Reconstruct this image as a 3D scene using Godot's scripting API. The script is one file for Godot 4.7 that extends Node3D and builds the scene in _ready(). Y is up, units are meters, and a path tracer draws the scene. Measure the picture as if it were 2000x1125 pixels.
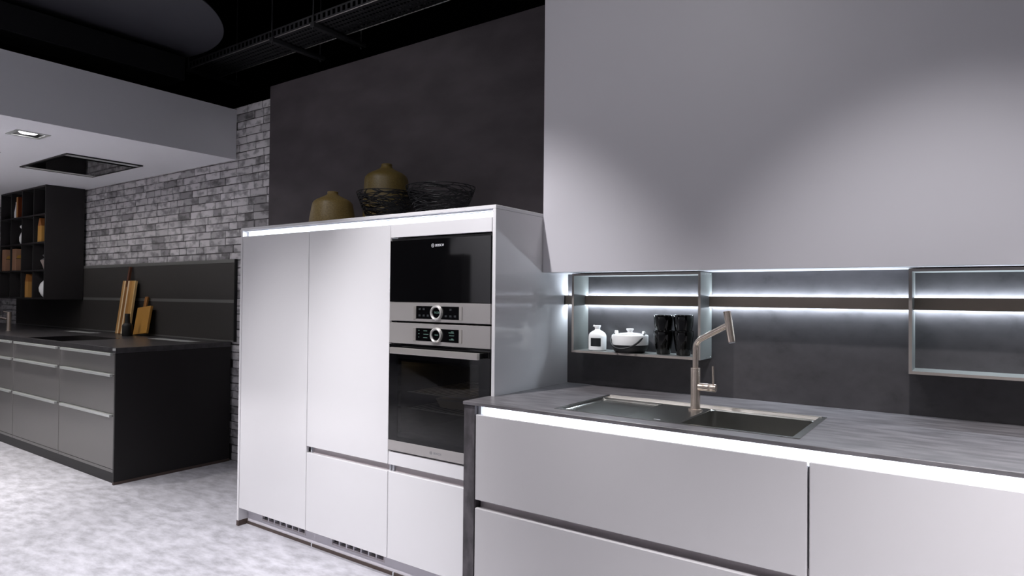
extends Node3D

# ---------------------------------------------------------------- helpers
var taken := {}

func numbered(called: String) -> String:
	if not taken.has(called):
		taken[called] = 0
		return called
	taken[called] += 1
	return "%s_%03d" % [called, taken[called]]

func where(n: Node) -> Vector3:
	if n == self:
		return Vector3.ZERO
	return (n as Node3D).position + where(n.get_parent())

func thing(called: String, label: String, category: String, at := Vector3.ZERO, group := "") -> Node3D:
	var o := Node3D.new()
	o.name = numbered(called)
	add_child(o)
	o.position = at
	o.set_meta("label", label)
	o.set_meta("category", category)
	if group != "":
		o.set_meta("group", group)
	return o

func tag(o: Node, label: String, category: String, group := "") -> Node:
	o.set_meta("label", label)
	o.set_meta("category", category)
	if group != "":
		o.set_meta("group", group)
	return o

# commits a SurfaceTool whose points are in scene coordinates as one named mesh under parent
func obj(called: String, st: SurfaceTool, m: Material, parent: Node = self) -> MeshInstance3D:
	var o := MeshInstance3D.new()
	o.mesh = st.commit()
	o.material_override = m
	if parent == self:
		o.name = numbered(called)
	else:
		o.name = called
	parent.add_child(o, true)
	o.position = -where(parent)
	return o

func struct(called: String, st: SurfaceTool, m: Material) -> MeshInstance3D:
	var o := obj(called, st, m)
	o.set_meta("kind", "structure")
	return o

func mb() -> SurfaceTool:
	var st := SurfaceTool.new()
	st.begin(Mesh.PRIMITIVE_TRIANGLES)
	return st

func vtx(st: SurfaceTool, p: Vector3, n: Vector3) -> void:
	st.set_normal(n)
	st.add_vertex(p)

# one triangle turned so that its front faces along n
func tri(st: SurfaceTool, a: Vector3, b: Vector3, c: Vector3, na: Vector3, nb := Vector3.INF, nc := Vector3.INF) -> void:
	if nb == Vector3.INF:
		nb = na
		nc = na
	if (b - a).cross(c - a).dot(na + nb + nc) > 0.0:
		vtx(st, a, na); vtx(st, c, nc); vtx(st, b, nb)
	else:
		vtx(st, a, na); vtx(st, b, nb); vtx(st, c, nc)

func quad(st: SurfaceTool, a: Vector3, b: Vector3, c: Vector3, d: Vector3, n: Vector3) -> void:
	tri(st, a, b, c, n)
	tri(st, a, c, d, n)

# a box with chamfered edges between two corners
func box(st: SurfaceTool, lo: Vector3, hi: Vector3, bev := 0.0, xf := Transform3D()) -> void:
	var c := (lo + hi) * 0.5
	var h := (hi - lo).abs() * 0.5
	var b := minf(bev, minf(h.x, minf(h.y, h.z)) * 0.9)
	for ax in 3:
		var u := (ax + 1) % 3
		var w := (ax + 2) % 3
		for s in [-1.0, 1.0]:
			var ps := []
			for k in [[-1.0, -1.0], [1.0, -1.0], [1.0, 1.0], [-1.0, 1.0]]:
				var p := Vector3.ZERO
				p[ax] = s * h[ax]
				p[u] = k[0] * (h[u] - b)
				p[w] = k[1] * (h[w] - b)
				ps.append(xf * (c + p))
			var n := Vector3.ZERO
			n[ax] = s
			quad(st, ps[0], ps[1], ps[2], ps[3], (xf.basis * n).normalized())
	if b <= 0.0:
		return
	for ax in 3:
		var u := (ax + 1) % 3
		var w := (ax + 2) % 3
		for su in [-1.0, 1.0]:
			for sw in [-1.0, 1.0]:
				var q := []
				for k in [[-1.0, 0], [1.0, 0], [1.0, 1], [-1.0, 1]]:
					var p := Vector3.ZERO
					p[ax] = k[0] * (h[ax] - b)
					p[u] = su * (h[u] - (b if k[1] == 1 else 0.0))
					p[w] = sw * (h[w] - (b if k[1] == 0 else 0.0))
					q.append(xf * (c + p))
				var n := Vector3.ZERO
				n[u] = su
				n[w] = sw
				quad(st, q[0], q[1], q[2], q[3], (xf.basis * n).normalized())
	for sx in [-1.0, 1.0]:
		for sy in [-1.0, 1.0]:
			for sz in [-1.0, 1.0]:
				var s := Vector3(sx, sy, sz)
				tri(st, xf * (c + s * Vector3(h.x, h.y - b, h.z - b)), xf * (c + s * Vector3(h.x - b, h.y, h.z - b)), xf * (c + s * Vector3(h.x - b, h.y - b, h.z)), (xf.basis * s).normalized())

func boxed(lo: Vector3, hi: Vector3, bev := 0.0) -> SurfaceTool:
	var st := mb()
	box(st, lo, hi, bev)
	return st

# turns a profile of (radius, height) about the y axis of xf
func lathe(st: SurfaceTool, prof: Array, segs := 40, xf := Transform3D()) -> void:
	var n := prof.size()
	var dirs := []
	for i in n - 1:
		var d: Vector2 = prof[i + 1] - prof[i]
		dirs.append(Vector2(d.y, -d.x).normalized())
	for i in n - 1:
		var n0: Vector2 = dirs[i]
		var n1: Vector2 = dirs[i]
		if i > 0 and dirs[i].dot(dirs[i - 1]) > 0.72:
			n0 = (dirs[i] + dirs[i - 1]).normalized()
		if i < n - 2 and dirs[i].dot(dirs[i + 1]) > 0.72:
			n1 = (dirs[i] + dirs[i + 1]).normalized()
		var p0: Vector2 = prof[i]
		var p1: Vector2 = prof[i + 1]
		for k in segs:
			var a0 := TAU * k / segs
			var a1 := TAU * (k + 1) / segs
			var c0 := Vector3(cos(a0), 0, sin(a0))
			var c1 := Vector3(cos(a1), 0, sin(a1))
			var A := xf * (c0 * p0.x + Vector3(0, p0.y, 0))
			var B := xf * (c1 * p0.x + Vector3(0, p0.y, 0))
			var C := xf * (c1 * p1.x + Vector3(0, p1.y, 0))
			var D := xf * (c0 * p1.x + Vector3(0, p1.y, 0))
			var nA := (xf.basis * (c0 * n0.x + Vector3(0, n0.y, 0))).normalized()
			var nB := (xf.basis * (c1 * n0.x + Vector3(0, n0.y, 0))).normalized()
			var nC := (xf.basis * (c1 * n1.x + Vector3(0, n1.y, 0))).normalized()
			var nD := (xf.basis * (c0 * n1.x + Vector3(0, n1.y, 0))).normalized()
			if p0.x > 1e-6:
				tri(st, A, B, C, nA, nB, nC)
			if p1.x > 1e-6:
				tri(st, A, C, D, nA, nC, nD)

# a solid rod along a line of points, with round ends closed flat
func tube(st: SurfaceTool, pts: Array, r: float, sides := 10, closed := false) -> void:
	var n := pts.size()
	var t0: Vector3 = (pts[1] - pts[0]).normalized()
	var up := Vector3.UP if absf(t0.y) < 0.9 else Vector3.RIGHT
	var rings := []
	var u := t0.cross(up).normalized()
	for i in n:
		var a: Vector3 = pts[(i - 1 + n) % n] if closed else pts[maxi(i - 1, 0)]
		var b: Vector3 = pts[(i + 1) % n] if closed else pts[mini(i + 1, n - 1)]
		var t := (b - a).normalized()
		u = (u - t * u.dot(t)).normalized()
		var w := t.cross(u)
		var ring := []
		for k in sides:
			var an := TAU * k / sides
			ring.append(u * cos(an) + w * sin(an))
		rings.append(ring)
	var last := n if closed else n - 1
	for i in last:
		var j := (i + 1) % n
		for k in sides:
			var l := (k + 1) % sides
			var a: Vector3 = pts[i] + rings[i][k] * r
			var b: Vector3 = pts[i] + rings[i][l] * r
			var c: Vector3 = pts[j] + rings[j][l] * r
			var d: Vector3 = pts[j] + rings[j][k] * r
			tri(st, a, b, c, rings[i][k], rings[i][l], rings[j][l])
			tri(st, a, c, d, rings[i][k], rings[j][l], rings[j][k])
	if not closed:
		for e in [0, n - 1]:
			var dirn: Vector3 = (pts[0] - pts[1]).normalized() if e == 0 else (pts[n - 1] - pts[n - 2]).normalized()
			for k in sides:
				tri(st, pts[e], pts[e] + rings[e][k] * r, pts[e] + rings[e][(k + 1) % sides] * r, dirn)

# a flat outline (x, y of xf) given depth along z of xf
func slab(st: SurfaceTool, poly: PackedVector2Array, z0: float, z1: float, xf := Transform3D()) -> void:
	var idx := Geometry2D.triangulate_polygon(poly)
	for i in range(0, idx.size(), 3):
		for z in [z0, z1]:
			var p: Array = []
			for k in 3:
				var q := poly[idx[i + k]]
				p.append(xf * Vector3(q.x, q.y, z))
			tri(st, p[0], p[1], p[2], (xf.basis * Vector3(0, 0, signf(z - (z0 + z1) * 0.5))).normalized())
	var cw := Geometry2D.is_polygon_clockwise(poly)
	var m := poly.size()
	for i in m:
		var a := poly[i]
		var b := poly[(i + 1) % m]
		var d := b - a
		var nn := Vector3(d.y, -d.x, 0).normalized() * (-1.0 if cw else 1.0)
		quad(st, xf * Vector3(a.x, a.y, z0), xf * Vector3(b.x, b.y, z0), xf * Vector3(b.x, b.y, z1), xf * Vector3(a.x, a.y, z1), (xf.basis * nn).normalized())

func rounded(x0: float, z0: float, x1: float, z1: float, r: float, y: float, per := 6) -> Array:
	var out := []
	var cs := [[x1 - r, z1 - r, 0.0], [x0 + r, z1 - r, PI / 2], [x0 + r, z0 + r, PI], [x1 - r, z0 + r, 1.5 * PI]]
	for c in cs:
		for k in per + 1:
			var a: float = c[2] + PI / 2 * k / per
			out.append(Vector3(c[0] + r * cos(a), y, c[1] + r * sin(a)))
	return out

# skins loops of equal length one after another, seen from the inside (a basin)
func basin(st: SurfaceTool, loops: Array) -> void:
	for i in loops.size() - 1:
		var A: Array = loops[i]
		var B: Array = loops[i + 1]
		var ca := Vector3.ZERO
		for p in A:
			ca += p
		ca /= A.size()
		for k in A.size():
			var l := (k + 1) % A.size()
			var f: Vector3 = (A[l] - A[k]).cross(B[k] - A[k])
			if f.length() < 1e-12:
				f = (A[l] - B[l]).cross(B[k] - B[l])
			f = f.normalized()
			var want: Vector3 = (ca + Vector3(0, 0.3, 0)) - (A[k] + B[l]) * 0.5
			if f.dot(want) < 0:
				f = -f
			quad(st, A[k], A[l], B[l], B[k], f)
	var L: Array = loops[-1]
	var c := Vector3.ZERO
	for p in L:
		c += p
	c /= L.size()
	for k in L.size():
		tri(st, L[k], L[(k + 1) % L.size()], c, Vector3.UP)

func text(called: String, words: String, size: float, depth: float, at: Vector3, m: Material, parent: Node) -> MeshInstance3D:
	var t := TextMesh.new()
	var f := SystemFont.new()
	f.font_names = PackedStringArray(["Droid Sans"])
	f.font_weight = 700
	t.font = f
	t.text = words
	t.font_size = 32
	t.pixel_size = size / 24.0
	t.depth = depth
	t.curve_step = 2.0
	var o := MeshInstance3D.new()
	o.mesh = t
	o.material_override = m
	o.name = called
	parent.add_child(o, true)
	o.position = at - where(parent)
	return o

# ---------------------------------------------------------------- materials
func mat(c: Color, rough := 0.5, metal := 0.0, spec := 0.5) -> StandardMaterial3D:
	var m := StandardMaterial3D.new()
	m.albedo_color = c
	m.roughness = rough
	m.metallic = metal
	m.metallic_specular = spec
	return m

func glow(c: Color, e: float) -> StandardMaterial3D:
	var m := mat(Color(0.9, 0.9, 0.9), 0.6)
	m.emission_enabled = true
	m.emission = c
	m.emission_energy_multiplier = e
	return m

func noise_tex(sd: int, freq: float, cols: Array, offs: Array, size := 512, oct := 5, kind := FastNoiseLite.TYPE_SIMPLEX_SMOOTH) -> NoiseTexture2D:
	var n := FastNoiseLite.new()
	n.seed = sd
	n.noise_type = kind
	n.frequency = freq
	n.fractal_type = FastNoiseLite.FRACTAL_FBM
	n.fractal_octaves = oct
	n.fractal_gain = 0.5 if oct < 8 else 0.62
	var g := Gradient.new()
	g.colors = PackedColorArray(cols)
	g.offsets = PackedFloat32Array(offs)
	var t := NoiseTexture2D.new()
	t.width = size
	t.height = size
	t.seamless = true
	t.noise = n
	t.color_ramp = g
	return t

func tri_mat(tex: Texture2D, scale: Vector3, rough := 0.5, spec := 0.5, tint := Color.WHITE) -> StandardMaterial3D:
	var m := mat(tint, rough, 0.0, spec)
	m.albedo_texture = tex
	m.uv1_triplanar = true
	m.uv1_world_triplanar = true
	m.uv1_scale = scale
	return m

func detail(m: StandardMaterial3D, tex: Texture2D) -> void:
	m.heightmap_enabled = true
	m.heightmap_texture = tex
	m.heightmap_scale = 0.05

var M := {}
const LAMPS := [[-2.45, 1.27], [-3.40, 1.27], [-4.35, 1.27], [-2.7, 2.9], [-3.9, 2.9], [-5.1, 2.9]]

func grey(v: float, a := 1.0) -> Color:
	return Color(v, v, v, a)

func make_materials() -> void:
	M.lacquer = mat(Color(0.84, 0.835, 0.845), 0.06, 0.0, 0.5)
	M.lacquer_grey = mat(Color(0.78, 0.77, 0.78), 0.07, 0.0, 0.5)
	M.hood = mat(Color(0.77, 0.762, 0.785), 0.45, 0.0, 0.4)
	M.profile = mat(Color(0.80, 0.77, 0.78), 0.4, 0.1)
	M.white_alu = mat(Color(0.88, 0.89, 0.92), 0.4)
	M.led = glow(Color(0.93, 0.96, 1.0), 1.7)
	M.led_rail = glow(Color(0.90, 0.955, 1.0), 0.8)
	M.panel_glow = glow(Color(0.98, 0.98, 1.0), 0.8)
	M.lamp_glow = glow(Color(1.0, 0.99, 1.0), 5.0)
	M.steel = mat(Color(0.76, 0.745, 0.735), 0.36, 0.75)
	M.steel_bright = mat(Color(0.80, 0.78, 0.76), 0.3, 0.8)
	M.steel_warm = mat(Color(0.82, 0.765, 0.72), 0.26, 0.82)
	M.dial = mat(Color(0.8, 0.79, 0.78), 0.3, 0.55)
	M.chrome = mat(Color(0.9, 0.9, 0.9), 0.08, 1.0)
	M.sink = mat(Color(0.68, 0.675, 0.66), 0.24, 0.97)
	M.black_glass = mat(Color(0.035, 0.034, 0.04), 0.04, 0.0, 0.5)
	M.black = mat(Color(0.03, 0.03, 0.035), 0.4)
	M.black_void = mat(Color(0.1, 0.1, 0.125), 0.9, 0.0, 0.2)
	M.sole = mat(Color(0.36, 0.31, 0.29), 0.4, 0.5)
	M.kick_grey = mat(Color(0.86, 0.845, 0.87), 0.45, 0.0)
	M.graphite = mat(Color(0.125, 0.117, 0.12), 0.42, 0.0, 0.4)
	M.graphite_splash = mat(Color(0.25, 0.24, 0.233), 0.5, 0.0, 0.4)
	M.shelf_black = mat(Color(0.16, 0.152, 0.155), 0.45, 0.0, 0.4)
	M.taupe = mat(Color(0.455, 0.445, 0.44), 0.38, 0.15)
	M.alu = mat(Color(0.78, 0.79, 0.78), 0.4, 0.4)
	M.alu_dim = mat(Color(0.5, 0.5, 0.49), 0.4, 0.4)
	M.frame = mat(Color(0.43, 0.44, 0.435), 0.4, 0.15)
	M.frame_edge = mat(Color(0.62, 0.59, 0.57), 0.35, 0.4)
	M.bronze = mat(Color(0.53, 0.475, 0.43), 0.42, 0.2)
	M.paint = mat(Color(0.88, 0.88, 0.9), 0.85, 0.0, 0.3)
	M.partition = mat(Color(0.86, 0.86, 0.88), 0.7)
	M.porcelain = mat(Color(0.9, 0.9, 0.9), 0.12)
	M.matte_black = mat(Color(0.075, 0.075, 0.085), 0.5)
	M.gloss_black = mat(Color(0.02, 0.02, 0.022), 0.05, 0.0, 0.6)
	M.wire = mat(Color(0.045, 0.045, 0.055), 0.42, 0.0, 0.25)
	M.mill = mat(Color(0.13, 0.125, 0.12), 0.6)
	M.tray = mat(Color(0.26, 0.26, 0.27), 0.5, 0.3)
	M.disc = mat(Color(0.26, 0.26, 0.29), 0.8)
	M.white_print = mat(Color(0.8, 0.8, 0.82), 0.5)
	M.grey_print = mat(Color(0.34, 0.35, 0.37), 0.5)
	M.engrave = mat(Color(0.62, 0.62, 0.63), 0.3, 0.8)
	M.display_green = glow(Color(0.7, 0.92, 0.86), 0.17)
	M.display_green.albedo_color = Color(0.05, 0.06, 0.06)
	M.display_dim = glow(Color(0.5, 0.55, 0.6), 0.045)
	M.display_dim.albedo_color = Color(0.05, 0.05, 0.055)
	M.rubber = mat(Color(0.12, 0.115, 0.12), 0.7)
	M.tan = mat(Color(0.66, 0.5, 0.2), 0.5)
	var pane := mat(Color(0.02, 0.02, 0.024, 0.55), 0.03)
	pane.transparency = BaseMaterial3D.TRANSPARENCY_ALPHA
	M.oven_pane = pane
	# concrete-look decors
	var conc := noise_tex(11, 0.004, [grey(0.25), grey(0.272), grey(0.286), grey(0.31)], [0.0, 0.4, 0.6, 1.0], 1024, 6)
	M.concrete_dark = tri_mat(conc, Vector3(0.5, 1.1, 0.5), 0.55, 0.3, Color(0.98, 0.92, 0.96))
	var mot := noise_tex(13, 0.006, [grey(0.215), grey(0.262), grey(0.278), grey(0.295)], [0.0, 0.33, 0.6, 1.0], 1024, 9)
	M.concrete_splash = tri_mat(mot, Vector3(1.3, 1.7, 1.3), 0.4, 0.5, Color(1.0, 0.97, 1.0))
	var top := noise_tex(23, 0.009, [grey(0.34), grey(0.40), grey(0.44), grey(0.50)], [0.0, 0.4, 0.6, 1.0], 1024, 6)
	M.worktop = tri_mat(top, Vector3(0.55, 1.4, 2.4), 0.32, 0.5, Color(1.0, 0.975, 1.0))
	M.worktop_dark = tri_mat(top, Vector3(0.9, 1.4, 1.4), 0.3, 0.5, Color(0.60, 0.585, 0.60))
	M.leg = tri_mat(top, Vector3(2.0, 1.1, 2.0), 0.6, 0.3, Color(0.80, 0.77, 0.80))
	var fl := noise_tex(5, 0.008, [grey(0.63), grey(0.74), grey(0.79), grey(0.88)], [0.0, 0.38, 0.58, 1.0], 2048, 9)
	M.floor = tri_mat(fl, Vector3(0.32, 1.0, 0.70), 0.42, 0.4, Color(0.97, 0.965, 1.0))
	var blot := noise_tex(31, 0.008, [grey(0.52), grey(0.70), grey(0.83), grey(0.86)], [0.0, 0.36, 0.52, 1.0], 1024, 5)
	for k in 5:
		var v: float = [0.88, 0.95, 0.80, 0.69, 0.91][k]
		var m := tri_mat(blot, Vector3(0.8, 1.3, 0.8), 0.85, 0.2, Color(v, v * 0.985, v))
		m.uv1_offset = Vector3(0.37 * k, 0.21 * k, 0)
		M["brick%d" % k] = m
	M.mortar = mat(Color(0.30, 0.29, 0.295), 0.95)
	# stoneware with fine speckle
	var spk := noise_tex(41, 0.05, [Color(0.40, 0.33, 0.19), Color(0.53, 0.45, 0.27), Color(0.60, 0.52, 0.34)], [0.0, 0.5, 1.0], 512, 4)
	M.stoneware = tri_mat(spk, Vector3(4, 4, 4), 0.42, 0.5)
	M.stoneware.heightmap_enabled = true
	M.stoneware.heightmap_texture = noise_tex(42, 0.06, [Color.BLACK, Color.WHITE], [0.0, 1.0], 512, 3)
	M.stoneware.heightmap_scale = 0.12
	M.stoneware_dark = M.stoneware.duplicate()
	M.stoneware_dark.albedo_color = Color(0.8, 0.8, 0.72)
	# woods
	var grain := noise_tex(51, 0.01, [Color(0.55, 0.36, 0.16), Color(0.68, 0.47, 0.24), Color(0.74, 0.55, 0.3)], [0.0, 0.5, 1.0], 512, 4)
	M.wood = tri_mat(grain, Vector3(9, 1.0, 9), 0.5, 0.4)
	M.wood_pale = tri_mat(grain, Vector3(12, 1.2, 12), 0.5, 0.4, Color(1.0, 1.0, 1.0))
	M.wood_pale.albedo_color = Color(1.0, 0.98, 0.9)
	M.wood_brown = tri_mat(grain, Vector3(12, 1.2, 12), 0.55, 0.4, Color(0.62, 0.42, 0.3))
	M.wood_copper = mat(Color(0.56, 0.42, 0.33), 0.5)
	M.wood_tan = tri_mat(grain, Vector3(10, 2.0, 10), 0.5, 0.4, Color(0.95, 0.93, 0.9))
	M.strip_light = tri_mat(grain, Vector3(14, 1.1, 14), 0.5, 0.4, Color(1.0, 1.0, 1.0))

# ---------------------------------------------------------------- lights
func aim(n: Node3D, at: Vector3, to: Vector3) -> void:
	var z := (at - to).normalized()
	var up := Vector3.UP if absf(z.y) < 0.98 else Vector3.BACK
	var x := up.cross(z).normalized()
	n.transform = Transform3D(Basis(x, z.cross(x), z), at)

# a black track spotlight with its lamp, hung from the black ceiling
func track_spot(at: Vector3, to: Vector3, energy: float, half: float, soft: float, label: String, color := Color(1.0, 0.99, 1.0)) -> void:
	var t := thing("track_spotlight", label, "spotlight", at, "track spotlights above the frame")
	var d := (to - at).normalized()
	var b := Basis(Quaternion(Vector3.UP, -d))
	var xf := Transform3D(b, at)
	var st := mb()
	lathe(st, [Vector2(0.052, 0.0), Vector2(0.055, 0.0), Vector2(0.055, 0.16), Vector2(0.03, 0.19), Vector2(0.0, 0.19)], 24, xf)
	obj("housing", st, M.black, t)
	st = mb()
	tube(st, [at - d * 0.1, at + Vector3(-d.x * 0.1, 0.28, -d.z * 0.1)], 0.012)
	obj("stem", st, M.black, t)
	st = mb()
	lathe(st, [Vector2(0.0, 0.004), Vector2(0.05, 0.004), Vector2(0.05, 0.012), Vector2(0.0, 0.012)], 24, xf)
	obj("lens", st, M.lamp_glow, t)
	var l := SpotLight3D.new()
	l.name = "spot_lamp"
	t.add_child(l, true)
	aim(l, d * 0.012, d * 1.012)
	l.light_energy = energy
	l.light_color = color
	l.spot_angle = half
	l.spot_angle_attenuation = soft
	l.spot_range = 14.0
	l.spot_attenuation = 2.0
	l.light_size = 0.035
	l.shadow_enabled = true

# a big flat luminaire hung under the hall's ceiling
func ceiling_panel(at: Vector3, energy: float, label: String) -> void:
	var t := thing("ceiling_light_panel", label, "ceiling lamp", at)
	var st := mb()
	box(st, at + Vector3(-0.82, 0.012, -0.82), at + Vector3(0.82, 0.07, 0.82), 0.004)
	obj("housing", st, M.white_alu, t)
	st = mb()
	for q in [[-0.7, -0.7], [0.7, 0.7]]:
		tube(st, [at + Vector3(q[0], 0.07, q[1]), at + Vector3(q[0], 0.3, q[1])], 0.004, 6)
	obj("hanger", st, M.tray, t)
	obj("light_diffuser", boxed(at + Vector3(-0.8, 0.004, -0.8), at + Vector3(0.8, 0.0115, 0.8)), M.panel_glow, t)
	var l := AreaLight3D.new()
	l.name = "panel_lamp"
	t.add_child(l)
	l.rotation = Vector3(-PI / 2, 0, 0)
	l.area_size = Vector2(1.6, 1.6)
	l.area_range = 14.0
	l.area_attenuation = 2.0
	l.area_normalize_energy = true
	l.light_energy = energy
	l.light_color = Color(0.98, 0.98, 1.0)
	l.shadow_enabled = true

func area(parent: Node, at: Vector3, rot: Vector3, size: Vector2, energy: float, color: Color) -> void:
	var l := AreaLight3D.new()
	l.name = "strip_lamp"
	parent.add_child(l, true)
	l.position = at - where(parent)
	l.rotation = rot
	l.area_size = size
	l.area_range = 12.0
	l.area_attenuation = 2.0
	l.area_normalize_energy = true
	l.light_energy = energy
	l.light_color = color
	l.shadow_enabled = true

func _ready() -> void:
	var cam := Camera3D.new()
	cam.name = "camera"
	add_child(cam)
	cam.position = Vector3(2.8383, 1.3207, 2.9822)
	cam.rotation = Vector3(0.0144, 0.6177, 0.0094)
	cam.keep_aspect = Camera3D.KEEP_HEIGHT
	cam.fov = rad_to_deg(2.0 * atan(562.5 / 1276.91))
	cam.near = 0.05
	cam.far = 60.0
	cam.current = true
	var we := WorldEnvironment.new()
	we.name = "environment"
	var e := Environment.new()
	e.background_mode = Environment.BG_COLOR
	e.background_color = Color(0.0, 0.0, 0.0)
	e.tonemap_mode = Environment.TONE_MAPPER_LINEAR
	e.tonemap_exposure = 1.0
	e.sdfgi_enabled = true
	e.ssao_enabled = true
	e.ssil_enabled = true
	we.environment = e
	add_child(we)
	make_materials()
	# the showroom's ceiling spotlights
	track_spot(Vector3(0.92, 3.3, 1.9), Vector3(1.06, 0.9, 0.83), 6.8, 28.0, 0.8, "black track spotlight over the oven and worktop end")
	track_spot(Vector3(2.74, 3.3, 1.95), Vector3(2.80, 0.9, 0.90), 4.1, 28.5, 0.7, "black track spotlight over the sink bowl")
	track_spot(Vector3(-0.05, 3.3, 3.3), Vector3(0.08, 0.0, 1.02), 13.0, 24.0, 1.0, "black track spotlight over the white tall cabinets")
	track_spot(Vector3(-1.35, 3.3, 2.6), Vector3(-1.4, 0.0, 2.1), 10.0, 33.0, 1.0, "black track spotlight over the grey floor")
	track_spot(Vector3(1.6, 3.3, 2.6), Vector3(1.75, 1.7, 0.46), 1.1, 46.0, 1.0, "black track spotlight aimed at the white upper wall")
	track_spot(Vector3(4.0, 3.3, 2.3), Vector3(3.6, 0.35, 1.25), 22.0, 30.0, 1.0, "black track spotlight over the right end of the sink run")
	track_spot(Vector3(0.0, 3.3, 2.4), Vector3(-0.5, 2.2, 0.17), 1.2, 36.0, 1.0, "black track spotlight aimed at the dark wall panel")
	track_spot(Vector3(-1.6, 3.3, 4.5), Vector3(-2.9, 1.7, 6.0), 11.3, 40.0, 1.0, "black track spotlight washing the pale partition")
	ceiling_panel(Vector3(0.2, 4.3, 5.2), 0.95, "square white light panel under the black ceiling, above the pale partition")
	ceiling_panel(Vector3(4.4, 4.3, 4.6), 0.95, "square white light panel under the black ceiling, above the right side")
	build_shell()
	build_brick_wall()
	build_tall_units()
	build_sink_run()
	build_overhead()
	build_splash_and_rail()
	build_shelf_items()
	build_dark_kitchen()
	build_cube_shelf()
	build_top_decor()
	build_ceiling_things()

# ---------------------------------------------------------------- the room
func build_shell() -> void:
	struct("floor", boxed(Vector3(-8.6, -0.12, -2.6), Vector3(7.2, 0.0, 7.8)), M.floor)
	struct("ceiling", boxed(Vector3(-8.6, 4.6, -2.6), Vector3(7.2, 4.75, 7.8)), M.black_void)
	struct("wall_rear", boxed(Vector3(-8.6, 0.0, -2.75), Vector3(7.2, 4.6, -2.6)), M.black_void)
	struct("wall_left", boxed(Vector3(-8.75, 0.0, -2.75), Vector3(-8.6, 4.6, 7.95)), M.black_void)
	struct("wall_right", boxed(Vector3(7.2, 0.0, -2.75), Vector3(7.35, 4.6, 7.95)), M.black_void)
	struct("wall_front", boxed(Vector3(-8.6, 0.0, 7.8), Vector3(7.2, 4.6, 7.95)), M.black_void)
	# the lowered white ceiling over the dark kitchen, with openings for its lamps
	var c := CSGCombiner3D.new()
	c.name = "ceiling_001"
	var b := CSGBox3D.new()
	b.name = "panel"
	b.size = Vector3(6.5, 0.4026, 3.4)
	b.position = Vector3(-5.2625, 2.6073, 1.7)
	b.material = M.paint
	c.add_child(b)
	for xz in LAMPS:
		var h := CSGBox3D.new()
		h.name = "lamp_opening"
		h.operation = CSGShape3D.OPERATION_SUBTRACTION
		h.size = Vector3(0.19, 0.16, 0.19)
		h.position = Vector3(xz[0], 2.406 + 0.079, xz[1])
		h.material = M.paint
		c.add_child(h, true)
	c.material_override = M.paint
	c.set_meta("kind", "structure")
	add_child(c)

func build_brick_wall() -> void:
	var wall := struct("wall_back", boxed(Vector3(-8.6, 0.0, -0.2), Vector3(4.6, 2.8235, -0.008)), M.mortar)
	var rng := RandomNumberGenerator.new()
	rng.seed = 77
	var pitch := 0.0615
	var lens := [0.235, 0.22, 0.2, 0.16, 0.115]
	var shapes := {}
	for L in lens:
		for v in 2:
			var st := mb()
			var h := 0.0275 + 0.0008 * v
			box(st, Vector3(-L * 0.5 + 0.0035, -h, -0.03), Vector3(L * 0.5 - 0.0035, h, 0.0), 0.0035)
			shapes["%s/%d" % [L, v]] = st.commit()
	var all := []
	var eye := Vector3(2.8383, 1.3207, 2.9822)
	var rows := 46
	for r in rows:
		var y := 0.031 + r * pitch
		var x := -8.2 - rng.randf() * 0.2
		while x < -1.22:
			var L: float = lens[[0, 0, 1, 1, 2, 3, 4][rng.randi() % 7]]
			var q := {"L": L, "at": Vector3(x + L * 0.5, y + rng.randf_range(-0.0012, 0.0012), rng.randf_range(-0.003, 0.0015)), "tilt": rng.randf_range(-0.006, 0.006), "v": rng.randi() % 2, "m": [0, 0, 1, 1, 4, 4, 2, 3][rng.randi() % 8]}
			x += L
			var p: Vector3 = q.at
			var shown := (p.y > 1.58 and p.x > -4.8 and p.y < 2.42) or (p.x > -2.08 and p.y > 1.5) or (p.x > -2.0 and p.x < -1.6) or (p.x < -6.4 and p.x > -7.4 and p.y > 0.94 and p.y < 1.27)
			var behind := p.x < -2.1 and (p.y > 2.45 or p.y < 0.9)
			if behind or (p.x < -2.17 and p.x > -6.4 and p.y < 1.55) or (p.x > -5.8 and p.x < -4.95 and p.y > 1.3):
				continue
			q.size = L / eye.distance_squared_to(p) * (1.0 if shown else 0.001)
			all.append(q)
	all.sort_custom(func(a, b): return a.size > b.size)
	var rest := mb()
	for i in all.size():
		var q: Dictionary = all[i]
		var xf := Transform3D(Basis(Vector3.BACK, q.tilt), q.at)
		var m: Mesh = shapes["%s/%d" % [q.L, q.v]]
		if i < 300:
			var o := MeshInstance3D.new()
			o.name = "brick"
			o.mesh = m
			o.material_override = M["brick%d" % q.m]
			o.transform = xf
			wall.add_child(o, true)
		else:
			rest.append_from(m, 0, xf)
	var s := obj("brickwork", rest, M.brick0, wall)
	s.set_meta("kind", "stuff")

# ---------------------------------------------------------------- white tall units
const DF := 0.8192
const TB := 0.03

func front(parent: Node, called: String, x0: float, x1: float, y0: float, y1: float, z1: float, m: Material) -> MeshInstance3D:
	return obj(called, boxed(Vector3(x0 + 0.0015, y0, z1 - 0.019), Vector3(x1 - 0.0015, y1, z1), 0.0018), m, parent)

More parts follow.
